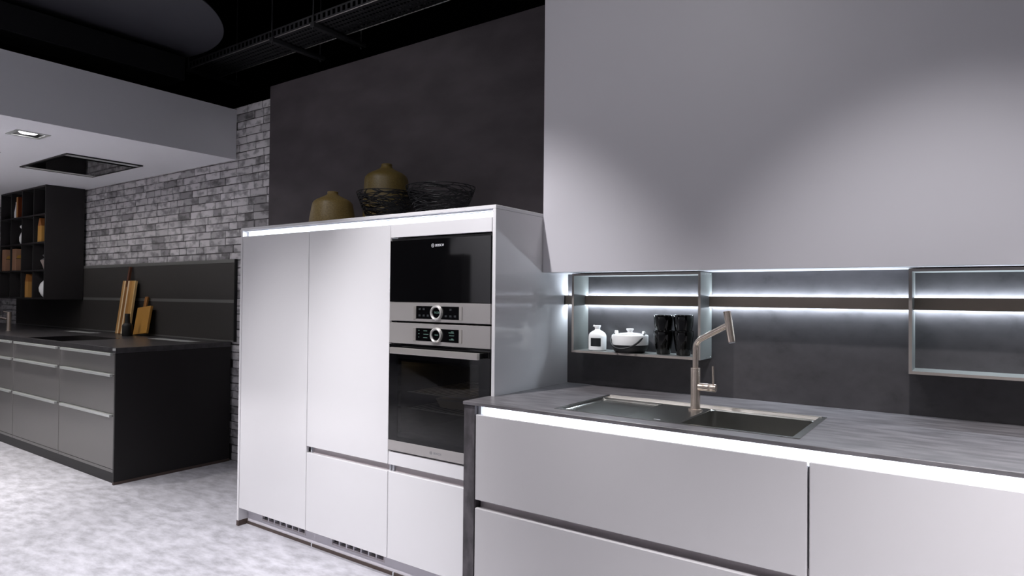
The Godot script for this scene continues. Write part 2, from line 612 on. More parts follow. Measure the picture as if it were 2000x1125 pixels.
func build_tall_units() -> void:
	var L: Material = M.lacquer
	var t := thing("cabinet_end_panel", "white gloss end panel on a brown metal sole, left end of the tall cabinets", "end panel", Vector3(-0.61, 0, 0.5))
	obj("panel", boxed(Vector3(-0.6197, TB, 0.02), Vector3(-0.602, 1.689, DF), 0.0012), L, t)
	obj("sole", boxed(Vector3(-0.621, 0.0, 0.02), Vector3(-0.6005, TB, DF + 0.001), 0.001), M.sole, t)
	t = thing("cabinet_end_panel", "grey-white gloss end panel between the ovens and the sink worktop", "end panel", Vector3(1.207, 0, 0.5))
	obj("panel", boxed(Vector3(1.1995, TB, 0.22), Vector3(1.2169, 1.689, DF), 0.0012), L, t)
	obj("sole", boxed(Vector3(1.199, 0.0, 0.22), Vector3(1.2174, TB, DF), 0.001), M.sole, t)
	t = thing("cabinet_top_board", "thin white top board over the tall cabinets carrying vases and wire bowls", "cabinet top", Vector3(0.3, 1.689, 0.5))
	obj("board", boxed(Vector3(-0.6197, 1.6895, 0.176), Vector3(1.2169, 1.7054, DF), 0.0012), L, t)
	# LED channel under the top board
	t = thing("led_channel", "glowing white LED channel under the top board of the tall cabinets", "light strip", Vector3(0.3, 1.66, 0.78))
	obj("profile", boxed(Vector3(-0.6, 1.650, 0.770), Vector3(1.1985, 1.6885, 0.784)), M.white_alu, t)
	var st := mb()
	box(st, Vector3(-0.5975, 1.6835, 0.790), Vector3(1.197, 1.6880, 0.806))
	obj("mounting_lip", st, M.white_alu, t)
	obj("led_strip", boxed(Vector3(-0.590, 1.6545, 0.7845), Vector3(1.196, 1.6805, 0.789), 0.001), M.led, t)
	area(t, Vector3(0.3, 1.6675, 0.7905), Vector3(0, PI, 0), Vector2(1.78, 0.024), 0.12, Color(0.93, 0.96, 1.0))
	# the three units
	t = thing("tall_cabinet", "white gloss tall cabinet with one full-height door, leftmost of the tall row", "tall cabinet", Vector3(-0.3, 0, 0.5))
	obj("body", boxed(Vector3(-0.601, 0.104, 0.2), Vector3(-0.001, 1.650, 0.769)), L, t)
	front(t, "door", -0.601, 0.0, 0.1034, 1.6555, DF - 0.001, L)
	t = thing("tall_cabinet", "white gloss tall cabinet with long upper door and square lower front, middle of the row", "tall cabinet", Vector3(0.3, 0, 0.5))
	obj("body", boxed(Vector3(0.001, 0.104, 0.2), Vector3(0.599, 1.650, 0.769)), L, t)
	front(t, "door", 0.0, 0.6, 0.5385, 1.6555, DF - 0.001, L)
	front(t, "lower_door", 0.0, 0.6, 0.1034, 0.506, DF - 0.001, L)
	recess(t, 0.002, 0.599, 0.5385, 0.506)
	t = thing("oven_housing", "white gloss tall housing around the microwave and oven beside the dark worktop", "tall cabinet", Vector3(0.9, 0, 0.5))
	obj("body", boxed(Vector3(0.601, 0.104, 0.2), Vector3(1.1985, 0.598, 0.769)), L, t)
	obj("niche_back", boxed(Vector3(0.601, 0.598, 0.2), Vector3(1.1985, 1.650, 0.23)), M.black, t)
	obj("niche_top", boxed(Vector3(0.601, 1.600, 0.231), Vector3(1.1985, 1.650, 0.769)), L, t)
	front(t, "top_filler", 0.6, 1.1975, 1.5935, 1.6555, DF - 0.001, L)
	front(t, "middle_filler", 0.6, 1.1975, 0.5385, 0.5985, DF - 0.001, L)
	front(t, "drawer_front", 0.6, 1.1975, 0.1034, 0.506, DF - 0.001, L)
	recess(t, 0.601, 1.1985, 0.5385, 0.506)
	build_microwave()
	build_oven()
	# plinth with two ventilation grilles, floor strip in front
	t = thing("plinth", "grey set-back plinth with two slotted grilles under the white tall cabinets", "plinth", Vector3(0.3, 0, 0.75))
	st = mb()
	box(st, Vector3(-0.6, 0.0, 0.744), Vector3(1.198, 0.046, 0.76))
	box(st, Vector3(-0.6, 0.073, 0.744), Vector3(1.198, 0.1025, 0.76))
	for r in [[-0.6, -0.457], [-0.077, 0.144], [0.522, 1.198]]:
		box(st, Vector3(r[0], 0.046, 0.744), Vector3(r[1], 0.073, 0.76))
	obj("board", st, M.kick_grey, t)
	for g in [[-0.457, -0.077], [0.144, 0.522]]:
		st = mb()
		box(st, Vector3(g[0], 0.046, 0.725), Vector3(g[1], 0.073, 0.728))
		var gr := obj("ventilation_grille", st, M.black, t)
		st = mb()
		box(st, Vector3(g[0] - 0.003, 0.0435, 0.760), Vector3(g[1] + 0.003, 0.0475, 0.7615))
		box(st, Vector3(g[0] - 0.003, 0.0475, 0.760), Vector3(g[0] + 0.002, 0.076, 0.7615))
		box(st, Vector3(g[1] - 0.002, 0.0475, 0.760), Vector3(g[1] + 0.003, 0.076, 0.7615))
		box(st, Vector3(g[0], 0.0475, 0.7285), Vector3(g[1], 0.0535, 0.76))
		obj("grille_frame", st, M.profile, gr)
		for k in 6:
			var x: float = g[0] + (g[1] - g[0]) * (k + 1) / 7.0
			obj("web", boxed(Vector3(x - 0.004, 0.0475, 0.738), Vector3(x + 0.004, 0.073, 0.7605)), M.kick_grey, gr)
	t = thing("floor_seal_strip", "dark brown sealing strip on the floor along the white cabinets' plinth", "floor strip", Vector3(0.3, 0, 0.75))
	for sgm in [[-0.601, -0.02], [-0.012, 0.585], [0.593, 1.19]]:
		obj("strip", boxed(Vector3(sgm[0], 0.0, 0.7605), Vector3(sgm[1], 0.016, 0.7665), 0.001), M.sole, t)
	for x in [-0.016, 0.589]:
		obj("joint_cap", boxed(Vector3(x - 0.0035, 0.0, 0.7605), Vector3(x + 0.0035, 0.0165, 0.767), 0.001), M.white_alu, t)

# the finger groove between two fronts, with its end posts
func recess(t: Node, x0: float, x1: float, y1: float, y0: float) -> void:
	var st := mb()
	box(st, Vector3(x0, y0 - 0.02, 0.7695), Vector3(x1, y1 + 0.012, 0.785))
	box(st, Vector3(x0, y0 - 0.02, 0.785), Vector3(x1, y0 - 0.004, 0.7985))
	var o := obj("grip_profile", st, M.profile, t)
	for x in [x0 + 0.012, x1 - 0.006]:
		obj("post", boxed(Vector3(x - 0.003, y0 - 0.0035, 0.7855), Vector3(x + 0.003, y1 + 0.01, 0.797)), M.white_alu, o)

func ring(st: SurfaceTool, c: Vector3, r0: float, r1: float, depth: float) -> void:
	var xf := Transform3D(Basis(Vector3.RIGHT, PI / 2), c)
	var m := (r0 + r1) * 0.5
	lathe(st, [Vector2(r0, 0.0), Vector2(r0 + 0.001, depth * 0.75), Vector2(m, depth), Vector2(r1 - 0.002, depth * 0.8), Vector2(r1, 0.0), Vector2(r0, 0.0)], 48, xf)

func control_panel(a: Node, yc: float, kx: float) -> Node:
	var z := DF + 0.003
	var p := obj("display", boxed(Vector3(0.775, yc - 0.0285, z - 0.001), Vector3(1.026, yc + 0.0285, z + 0.0012), 0.0006), M.black_glass, a)
	for x in [0.757, 1.027]:
		obj("end_cap", boxed(Vector3(x, yc - 0.0295, z - 0.001), Vector3(x + 0.0175, yc + 0.0295, z + 0.003), 0.0012), M.steel_bright, p)
	var st := mb()
	ring(st, Vector3(kx, yc, z + 0.001), 0.0225, 0.0345, 0.012)
	obj("dial_ring", st, M.dial, p)
	st = mb()
	lathe(st, [Vector2(0.0, 0.004), Vector2(0.022, 0.004), Vector2(0.022, 0.0), Vector2(0.0, 0.0)], 40, Transform3D(Basis(Vector3.RIGHT, PI / 2), Vector3(kx, yc, z + 0.0012)))
	obj("dial_face", st, M.black_glass, p)
	return p

func emblem(parent: Node, c: Vector3, r: float, m: Material) -> void:
	# a ring with an upright armature in it
	var st := mb()
	var xf := Transform3D(Basis(Vector3.RIGHT, PI / 2), c)
	lathe(st, [Vector2(r * 0.86, 0.0), Vector2(r, 0.0), Vector2(r, 0.0006), Vector2(r * 0.86, 0.0006), Vector2(r * 0.86, 0.0)], 28, xf)
	for s in [-1.0, 1.0]:
		box(st, c + Vector3(s * r * 0.34 - r * 0.07, -r * 0.72, 0), c + Vector3(s * r * 0.34 + r * 0.07, r * 0.72, 0.0006))
	box(st, c + Vector3(-r * 0.3, -r * 0.08, 0), c + Vector3(r * 0.3, r * 0.08, 0.0006))
	obj("emblem", st, m, parent)

func build_microwave() -> void:
	var t := thing("microwave", "built-in microwave with black glass door above a steel strip with a round dial", "microwave", Vector3(0.9, 1.21, 0.5))
	obj("casing", boxed(Vector3(0.612, 1.205, 0.3), Vector3(1.185, 1.586, 0.80)), M.black, t)
	var door := obj("glass_door", boxed(Vector3(0.6035, 1.2955, 0.8015), Vector3(1.1955, 1.5795, DF + 0.003), 0.0012), M.black_glass, t)
	obj("top_vent", boxed(Vector3(0.606, 1.581, 0.79), Vector3(1.193, 1.588, DF - 0.004)), M.black, t)
	obj("hinge_tab", boxed(Vector3(0.606, 1.578, DF - 0.003), Vector3(0.617, 1.5805, DF + 0.004)), M.steel, door)
	emblem(door, Vector3(0.8705, 1.548, DF + 0.003), 0.0085, M.white_print)
	text("brand_lettering", "BOSCH", 0.0115, 0.0006, Vector3(0.910, 1.548, DF + 0.0032), M.white_print, door)
	var panel := obj("control_strip", boxed(Vector3(0.6035, 1.2085, 0.8015), Vector3(1.1955, 1.2935, DF + 0.003), 0.0012), M.steel, t)
	var p := control_panel(t, 1.2495, 0.900)
	text("clock_digits", "14:20", 0.010, 0.0004, Vector3(0.903, 1.2505, DF + 0.0085), M.display_green, p)
	for s in [[0.796, 1.2645], [0.821, 1.2645], [0.796, 1.236], [0.821, 1.236], [0.846, 1.236], [0.952, 1.236], [0.978, 1.236], [0.978, 1.2645], [1.004, 1.236]]:
		var st := mb()
		box(st, Vector3(s[0] - 0.006, s[1] - 0.0045, DF + 0.0042), Vector3(s[0] + 0.006, s[1] + 0.0045, DF + 0.0046))
		obj("touch_key", st, M.display_dim, p)
	panel.set_meta("label", "brushed steel strip")

func build_oven() -> void:
	var t := thing("oven", "built-in oven with steel control strip, wide bar handle and dark glass door", "oven", Vector3(0.9, 0.605, 0.5))
	var st := mb()
	# the cavity: five dark walls
	box(st, Vector3(0.612, 0.612, 0.27), Vector3(1.188, 1.100, 0.29))
	box(st, Vector3(0.612, 0.612, 0.29), Vector3(0.66, 1.100, 0.798))
	box(st, Vector3(1.140, 0.612, 0.29), Vector3(1.188, 1.100, 0.798))
	box(st, Vector3(0.66, 0.612, 0.29), Vector3(1.140, 0.69, 0.798))
	box(st, Vector3(0.66, 1.02, 0.29), Vector3(1.140, 1.198, 0.798))
	obj("cavity", st, mat(Color(0.16, 0.16, 0.165), 0.35), t)
	var panel := obj("control_strip", boxed(Vector3(0.6035, 1.1045, 0.8), Vector3(1.1955, 1.1995, DF + 0.003), 0.0012), M.steel, t)
	panel.set_meta("label", "brushed steel strip")
	var p := control_panel(t, 1.1505, 0.900)
	for s in [[0.793, 1.169, 0.008], [0.793, 1.154, 0.007], [0.793, 1.139, 0.003], [0.832, 1.168, 0.022], [0.836, 1.1525, 0.03], [0.832, 1.1375, 0.024], [0.984, 1.164, 0.030], [0.990, 1.169, 0.014], [0.986, 1.152, 0.028], [0.990, 1.138, 0.012], [0.986, 1.134, 0.028], [0.902, 1.152, 0.02]]:
		var zz := DF + (0.0085 if absf(s[0] - 0.902) < 0.01 else 0.0042)
		st = mb()
		box(st, Vector3(s[0] - s[2] * 0.5, s[1] - 0.0016, zz), Vector3(s[0] + s[2] * 0.5, s[1] + 0.0016, zz + 0.0004))
		obj("menu_line", st, M.display_green, p)
	# door
	var door := obj("door", boxed(Vector3(0.6035, 0.655, 0.8), Vector3(0.6635, 1.0985, DF + 0.003), 0.001), M.black_glass, t)
	st = mb()
	box(st, Vector3(1.1365, 0.655, 0.8), Vector3(1.1955, 1.0985, DF + 0.003))
	box(st, Vector3(0.6635, 1.035, 0.8), Vector3(1.1365, 1.0985, DF + 0.003))
	box(st, Vector3(0.6635, 0.655, 0.8), Vector3(1.1365, 0.675, DF + 0.003))
	obj("door_border", st, M.black_glass, door)
	obj("window", boxed(Vector3(0.6635, 0.675, DF + 0.0015), Vector3(1.1365, 1.035, DF + 0.0029)), M.oven_pane, door)
	var base := obj("lower_trim", boxed(Vector3(0.6035, 0.608, 0.8), Vector3(1.1955, 0.6545, DF + 0.004), 0.0012), M.steel, t)
	emblem(base, Vector3(0.8735, 0.6305, DF + 0.004), 0.0075, M.engrave)
	text("brand_lettering", "BOSCH", 0.0105, 0.0005, Vector3(0.911, 0.631, DF + 0.0042), M.engrave, base)
	# bar handle on two dark arms
	st = mb()
	box(st, Vector3(0.652, 1.0605, 0.852), Vector3(1.165, 1.0885, 0.868), 0.002)
	var h := obj("handle", st, M.steel_bright, t)
	for x in [0.654, 1.146]:
		obj("handle_arm", boxed(Vector3(x, 1.064, DF + 0.002), Vector3(x + 0.018, 1.086, 0.852), 0.001), M.black, h)
	# racks and a loaf tin
	st = mb()
	for y in [0.80, 0.875]:
		tube(st, [Vector3(0.665, y, 0.32), Vector3(1.135, y, 0.32)], 0.003, 6)
		tube(st, [Vector3(0.665, y, 0.76), Vector3(1.135, y, 0.76)], 0.003, 6)
		for k in 15:
			var x := 0.68 + k * 0.0315
			tube(st, [Vector3(x, y, 0.32), Vector3(x, y, 0.76)], 0.0018, 5)
	obj("rack", st, M.steel, t)
	var tin := thing("loaf_tin", "pale loaf tin on the rack behind the dark oven glass", "baking tin", Vector3(0.86, 0.804, 0.62))
	st = mb()
	var lo := [Vector3(0.80, 0.8052, 0.56), Vector3(0.94, 0.8052, 0.56), Vector3(0.94, 0.8052, 0.68), Vector3(0.80, 0.8052, 0.68)]
	var hi := [Vector3(0.785, 0.845, 0.545), Vector3(0.955, 0.845, 0.545), Vector3(0.955, 0.845, 0.695), Vector3(0.785, 0.845, 0.695)]
	for k in 4:
		var l := (k + 1) % 4
		var n: Vector3 = ((lo[k] + lo[l]) * 0.5 - Vector3(0.87, 0.8052, 0.62)).normalized()
		quad(st, lo[k], lo[l], hi[l], hi[k], n)
		quad(st, lo[k] - n * 0.002, lo[l] - n * 0.002, hi[l] - n * 0.002, hi[k] - n * 0.002, -n)
	quad(st, lo[0], lo[1], lo[2], lo[3], Vector3.UP)
	obj("pan", st, mat(Color(0.8, 0.76, 0.68), 0.35, 0.3), tin)
	st = mb()
	for k in 4:
		tube(st, [hi[k], hi[(k + 1) % 4]], 0.003, 6)
	obj("rim", st, M.steel, tin)
	# the small lamp in the cavity's back wall
	st = mb()
	var lc := Vector3(1.09, 0.99, 0.31)
	lathe(st, [Vector2(0.0, 0.0), Vector2(0.012, 0.002), Vector2(0.014, 0.012), Vector2(0.0, 0.018)], 16, Transform3D(Basis(Vector3.RIGHT, PI / 2), lc))
	obj("oven_lamp", st, glow(Color(1.0, 0.85, 0.6), 0.6), t)
	var l := OmniLight3D.new()
	l.name = "oven_light"
	t.add_child(l)
	l.position = lc + Vector3(0, 0, 0.035) - t.position
	l.light_energy = 0.012
	l.light_color = Color(1.0, 0.85, 0.6)
	l.light_size = 0.012
	l.omni_range = 8.0
	l.omni_attenuation = 2.0
	l.shadow_enabled = true

# ---------------------------------------------------------------- the sink run
const WF := 0.991
const RE := 4.3

func build_sink_run() -> void:
	var st := mb()
	# worktop with a cutout for the sink: front, back, left, right
	var prof := PackedVector2Array([Vector2(-0.918, 0.8993), Vector2(-WF + 0.001, 0.8993), Vector2(-WF, 0.9003), Vector2(-WF, 0.9108), Vector2(-WF + 0.001, 0.9118), Vector2(-0.918, 0.9118)])
	slab(st, prof, 1.1925, RE, Transform3D(Basis(Vector3(0, 0, -1), Vector3.UP, Vector3(1, 0, 0)), Vector3.ZERO))
	box(st, Vector3(1.1925, 0.8993, 0.8195), Vector3(1.2175, 0.9118, 0.918))
	box(st, Vector3(1.2175, 0.8993, 0.2305), Vector3(1.572, 0.9118, 0.918))
	box(st, Vector3(1.572, 0.8993, 0.2305), Vector3(2.412, 0.9118, 0.489))
	box(st, Vector3(2.412, 0.8993, 0.2305), Vector3(RE, 0.9118, 0.918))
	var w := obj("worktop", st, M.worktop)
	tag(w, "thin grey concrete-look worktop with the steel sink set into it", "worktop")
	var t := thing("cabinet_end_panel", "dark grey concrete-look upright under the left end of the sink worktop", "end panel", Vector3(1.22, 0, 0.9))
	obj("panel", boxed(Vector3(1.1932, 0.0, 0.8215), Vector3(1.2474, 0.8990, 0.985), 0.0012), M.leg, t)
	# glowing finger groove under the worktop
	t = thing("led_channel", "broad glowing white LED channel between the sink worktop and the drawers", "light strip", Vector3(2.7, 0.865, 0.95))
	st = mb()
	box(st, Vector3(1.2480, 0.845, 0.938), Vector3(RE, 0.8985, 0.946))
	box(st, Vector3(1.2480, 0.8455, 0.946), Vector3(RE, 0.848, 0.964))
	obj("profile", st, M.white_alu, t)
	obj("end_cap", boxed(Vector3(1.2480, 0.8485, 0.9465), Vector3(1.2625, 0.8985, 0.9645)), M.white_alu, t)
	obj("led_strip", boxed(Vector3(1.263, 0.849, 0.9465), Vector3(RE, 0.897, 0.951), 0.001), M.led, t)
	area(t, Vector3(2.75, 0.875, 0.953), Vector3(0, PI, 0), Vector2(2.9, 0.03), 0.25, Color(0.93, 0.96, 1.0))
	# drawer units
	drawer_unit(1.2515, 2.4475, "gloss light grey two-drawer base cabinet under the draining board and sink")
	drawer_unit(2.4535, 3.650, "gloss light grey two-drawer base cabinet right of the narrow vertical gap")
	drawer_unit(3.6560, RE, "gloss light grey two-drawer base cabinet at the far right end of the sink run")
	t = thing("plinth", "grey set-back plinth under the sink run drawers", "plinth", Vector3(2.7, 0, 0.9))
	obj("board", boxed(Vector3(1.2515, 0.0, 0.90), Vector3(RE, 0.1, 0.916)), M.kick_grey, t)
	build_sink()
	build_faucet()

func drawer_unit(x0: float, x1: float, label: String) -> void:
	var L: Material = M.lacquer_grey
	var t := thing("drawer_cabinet", label, "drawer cabinet", Vector3((x0 + x1) * 0.5, 0, 0.6))
	var st := mb()
	box(st, Vector3(x0, 0.1005, 0.24), Vector3(x0 + 0.016, 0.844, 0.935))
	box(st, Vector3(x1 - 0.016, 0.1005, 0.24), Vector3(x1, 0.844, 0.935))
	box(st, Vector3(x0 + 0.016, 0.1005, 0.24), Vector3(x1 - 0.016, 0.116, 0.935))
	box(st, Vector3(x0 + 0.016, 0.1165, 0.24), Vector3(x1 - 0.016, 0.844, 0.252))
	obj("body", st, M.lacquer_grey, t)
	obj("upper_drawer_front", boxed(Vector3(x0, 0.5355, 0.9655), Vector3(x1, 0.8645, 0.985), 0.0022), L, t)
	obj("lower_drawer_front", boxed(Vector3(x0, 0.1, 0.9655), Vector3(x1, 0.5035, 0.985), 0.0022), L, t)
	st = mb()
	box(st, Vector3(x0 + 0.001, 0.488, 0.936), Vector3(x1 - 0.001, 0.552, 0.949))
	box(st, Vector3(x0 + 0.001, 0.488, 0.949), Vector3(x1 - 0.001, 0.500, 0.965))
	obj("grip_profile", st, M.profile, t)

func build_sink() -> void:
	var t := thing("sink", "inset stainless steel sink with draining board left of a square bowl", "sink", Vector3(1.99, 0.912, 0.7))
	var y := 0.9136
	var st := mb()
	var x0 := 1.569
	var x1 := 2.4145
	var z0 := 0.486
	var z1 := 0.9195
	# deck strips around the two hollows
	box(st, Vector3(x0, 0.9119, z0), Vector3(x1, y, 0.500))
	box(st, Vector3(x0, 0.9119, 0.903), Vector3(x1, y, z1))
	box(st, Vector3(x0, 0.9119, 0.5), Vector3(1.585, y, 0.903))
	box(st, Vector3(1.845, 0.9119, 0.56), Vector3(2.032, y - 0.0012, 0.903))
	box(st, Vector3(2.392, 0.9119, 0.5), Vector3(x1, y, 0.903))
	obj("deck", st, M.sink, t)
	# raised bright edge bars along the back and the left
	st = mb()
	box(st, Vector3(1.585, y, 0.492), Vector3(2.40, y + 0.0022, 0.5), 0.0008)
	obj("back_edge", st, M.steel_bright, t)
	st = mb()
	basin(st, [rounded(1.585, 0.5, 2.392, 0.56, 0.001, y), rounded(1.588, 0.503, 2.389, 0.5601, 0.001, y - 0.008), rounded(1.589, 0.504, 2.388, 0.56, 0.001, y - 0.008)])
	obj("back_ledge", st, M.steel_bright, t)
	st = mb()
	basin(st, [rounded(1.585, 0.56, 1.845, 0.903, 0.001, y), rounded(1.588, 0.5605, 1.842, 0.900, 0.006, y - 0.007), rounded(1.592, 0.564, 1.836, 0.896, 0.01, y - 0.0095)])
	obj("draining_board", st, M.sink, t)
	st = mb()
	basin(st, [rounded(2.032, 0.56, 2.392, 0.903, 0.001, y - 0.001), rounded(2.034, 0.562, 2.390, 0.901, 0.022, y - 0.006), rounded(2.036, 0.564, 2.388, 0.899, 0.022, y - 0.165), rounded(2.042, 0.570, 2.382, 0.893, 0.022, y - 0.172), rounded(2.06, 0.59, 2.36, 0.875, 0.03, y - 0.175)])
	var bowl := obj("bowl", st, M.sink, t)
	st = mb()
	lathe(st, [Vector2(0.0, 0.002), Vector2(0.03, 0.002), Vector2(0.043, 0.004), Vector2(0.045, 0.0), Vector2(0.0, 0.0)], 32, Transform3D(Basis(), Vector3(2.21, y - 0.1748, 0.73)))
	obj("drain", st, M.steel_bright, bowl)
	# little maker's mark by the front edge
	obj("maker_mark", boxed(Vector3(1.945, y - 0.0012, 0.884), Vector3(1.968, y - 0.0008, 0.888)), M.white_print, t)

func build_faucet() -> void:
	var c := Vector3(1.998, 0.9124, 0.632)
	var t := thing("faucet", "brushed steel kitchen tap with angled spray head standing by the sink bowl", "faucet", c)
	var st := mb()
	lathe(st, [Vector2(0.0, 0.0), Vector2(0.0255, 0.0), Vector2(0.0255, 0.006), Vector2(0.018, 0.008), Vector2(0.0, 0.008)], 36, Transform3D(Basis(), c))
	obj("flange", st, M.steel_warm, t)
	st = mb()
	lathe(st, [Vector2(0.0172, 0.008), Vector2(0.0172, 0.1545), Vector2(0.0165, 0.156), Vector2(0.0, 0.156)], 36, Transform3D(Basis(), c))
	var body := obj("body", st, M.steel_warm, t)
	st = mb()
	var d := Vector3(0.155, 0.075, 0.08)
	var k := c + Vector3(0, 0.252, 0)
	var pts := [c + Vector3(0, 0.15, 0), k - Vector3(0, 0.03, 0)]
	for i in 9:
		var s := (i + 0.5) / 9.0
		var a := k - Vector3(0, 0.03, 0)
		var b := k + d.normalized() * 0.035
		pts.append(a.lerp(k, s).lerp(k.lerp(b, s), s))
	pts.append(k + d.normalized() * 0.035)
	pts.append(k + d * 0.92)
	tube(st, pts, 0.0106, 24)
	obj("spout", st, M.steel_warm, t)
	# the spray head hangs across the end of the arm
	var tip := k + d * 0.93
	var hd := Vector3(0.022, -0.112, 0.012)
	var ha := tip - hd * 0.40
	var hb := Basis(Quaternion(Vector3.UP, hd.normalized()))
	st = mb()
	lathe(st, [Vector2(0.0, 0.0), Vector2(0.0118, 0.0), Vector2(0.0128, 0.001), Vector2(0.0128, 0.106), Vector2(0.0122, 0.108), Vector2(0.0, 0.108)], 36, Transform3D(hb, ha))
	var head := obj("spray_head", st, M.steel_warm, t)
	st = mb()
	lathe(st, [Vector2(0.0, 0.1081), Vector2(0.010, 0.1081), Vector2(0.010, 0.110), Vector2(0.0, 0.110)], 24, Transform3D(hb, ha))
	obj("nozzle", st, M.white_alu, head)
	# side lever
	var lv := c + Vector3(0.0, 0.088, 0.0)
	st = mb()
	var side := Basis(Vector3.BACK, -PI / 2)
	lathe(st, [Vector2(0.0142, 0.012), Vector2(0.0142, 0.046), Vector2(0.0134, 0.047), Vector2(0.0134, 0.0485), Vector2(0.0142, 0.0495), Vector2(0.0142, 0.074), Vector2(0.0132, 0.076), Vector2(0.0, 0.076)], 32, Transform3D(side, lv))
	var cart := obj("lever_base", st, M.steel_warm, body)
	st = mb()
	tube(st, [lv + Vector3(0.066, 0.010, 0), lv + Vector3(0.064, 0.078, 0.0)], 0.0038, 14)
	obj("lever", st, M.steel_warm, t)
	cart.name = "lever_base"

# ---------------------------------------------------------------- overhead box, splashback, light rail
func build_overhead() -> void:
	var t := thing("overhead_cupboard", "huge plain matt white wall box hanging over the sink run", "wall cupboard", Vector3(2.7, 1.4356, 0.35))
	obj("carcass", boxed(Vector3(1.2180, 1.4356, 0.20), Vector3(RE, 3.05, 0.4595), 0.001), M.hood, t)
	t = thing("wall_cladding", "tall dark concrete-look wall panel rising behind the white tall cabinets", "wall panel", Vector3(-0.05, 0, 0.1))
	obj("panel", boxed(Vector3(-1.3103, 0.0, 0.005), Vector3(1.2172, 2.8247, 0.1736), 0.001), M.concrete_dark, t)

func build_splash_and_rail() -> void:
	var s := obj("splashback", boxed(Vector3(1.2178, 0.9122, 0.206), Vector3(RE, 1.4350, 0.2297)), M.concrete_splash)
	tag(s, "dark concrete-look splashback behind the sink, lit along a bronze rail", "splashback")
	s = struct("trim_1", boxed(Vector3(1.2178, 0.0, 0.0), Vector3(RE, 3.05, 0.1995)), M.black_void)
	var t := thing("light_rail", "bronze wall rail with hidden LED strips running behind the shelf frames", "light rail", Vector3(2.7, 1.31, 0.24))
	obj("rail", boxed(Vector3(1.2205, 1.2895, 0.2585), Vector3(RE, 1.3325, 0.2620), 0.0008), M.bronze, t)
	obj("end_cap", boxed(Vector3(1.2172, 1.2885, 0.2303), Vector3(1.2200, 1.3335, 0.2632), 0.0004), M.black, t)
	for u in [1.0, -1.0]:
		var y: float = 1.311 + u * 0.0165
		obj("led_strip", boxed(Vector3(1.2205, y - 0.003, 0.2330), Vector3(RE, y + 0.003, 0.2490)), M.led_rail, t)
		area(t, Vector3((1.2205 + RE) * 0.5, 1.311 + u * 0.0202, 0.2400), Vector3(u * PI / 2, 0, 0), Vector2(RE - 1.2205, 0.009), 1.05, Color(0.90, 0.955, 1.0))
	shelf_frame(1.3209, 1.9234, "open box shelf holding the white bottle, teapot and black cups")
	shelf_frame(2.6491, 3.2516, "empty open box shelf on the bronze rail at the right edge")

func shelf_frame(x0: float, x1: float, label: String) -> void:
	var t := thing("box_shelf", label, "shelf", Vector3((x0 + x1) * 0.5, 1.072, 0.3))
	var zb := 0.2302
	var zf := 0.3684
	var y0 := 1.072
	var y1 := 1.4323
	var th := 0.010
	for x in [x0, x1 - th]:
		var st := mb()
		box(st, Vector3(x, y0 + th, zb), Vector3(x + th, 1.2875, zf), 0.0006)
		box(st, Vector3(x, 1.2875, 0.2640), Vector3(x + th, 1.3345, zf))
		box(st, Vector3(x, 1.3345, zb), Vector3(x + th, y1 - th, zf), 0.0006)
		obj("side_panel", st, M.frame, t)
	obj("bottom_panel", boxed(Vector3(x0, y0, zb), Vector3(x1, y0 + th, zf), 0.0006), M.frame, t)
	obj("top_panel", boxed(Vector3(x0, y1 - th, zb), Vector3(x1, y1, zf), 0.0006), M.frame, t)
	var st := mb()
	box(st, Vector3(x0, y0, zf), Vector3(x1, y0 + th, zf + 0.0015))
	box(st, Vector3(x0, y1 - th, zf), Vector3(x1, y1, zf + 0.0015))
	box(st, Vector3(x0, y0 + th, zf), Vector3(x0 + th, y1 - th, zf + 0.0015))
	box(st, Vector3(x1 - th, y0 + th, zf), Vector3(x1, y1 - th, zf + 0.0015))
	obj("front_edge", st, M.frame_edge, t)
	for y in [y0 + 0.006, y1 - 0.006]:
		for z in [0.302, 0.242]:
			st = mb()
			lathe(st, [Vector2(0.0, 0.001), Vector2(0.0018, 0.001), Vector2(0.0022, 0.0), Vector2(0.0, 0.0)], 10, Transform3D(Basis(Vector3.BACK, -PI / 2), Vector3(x1, y, z)))
			obj("screw", st, M.chrome, t)

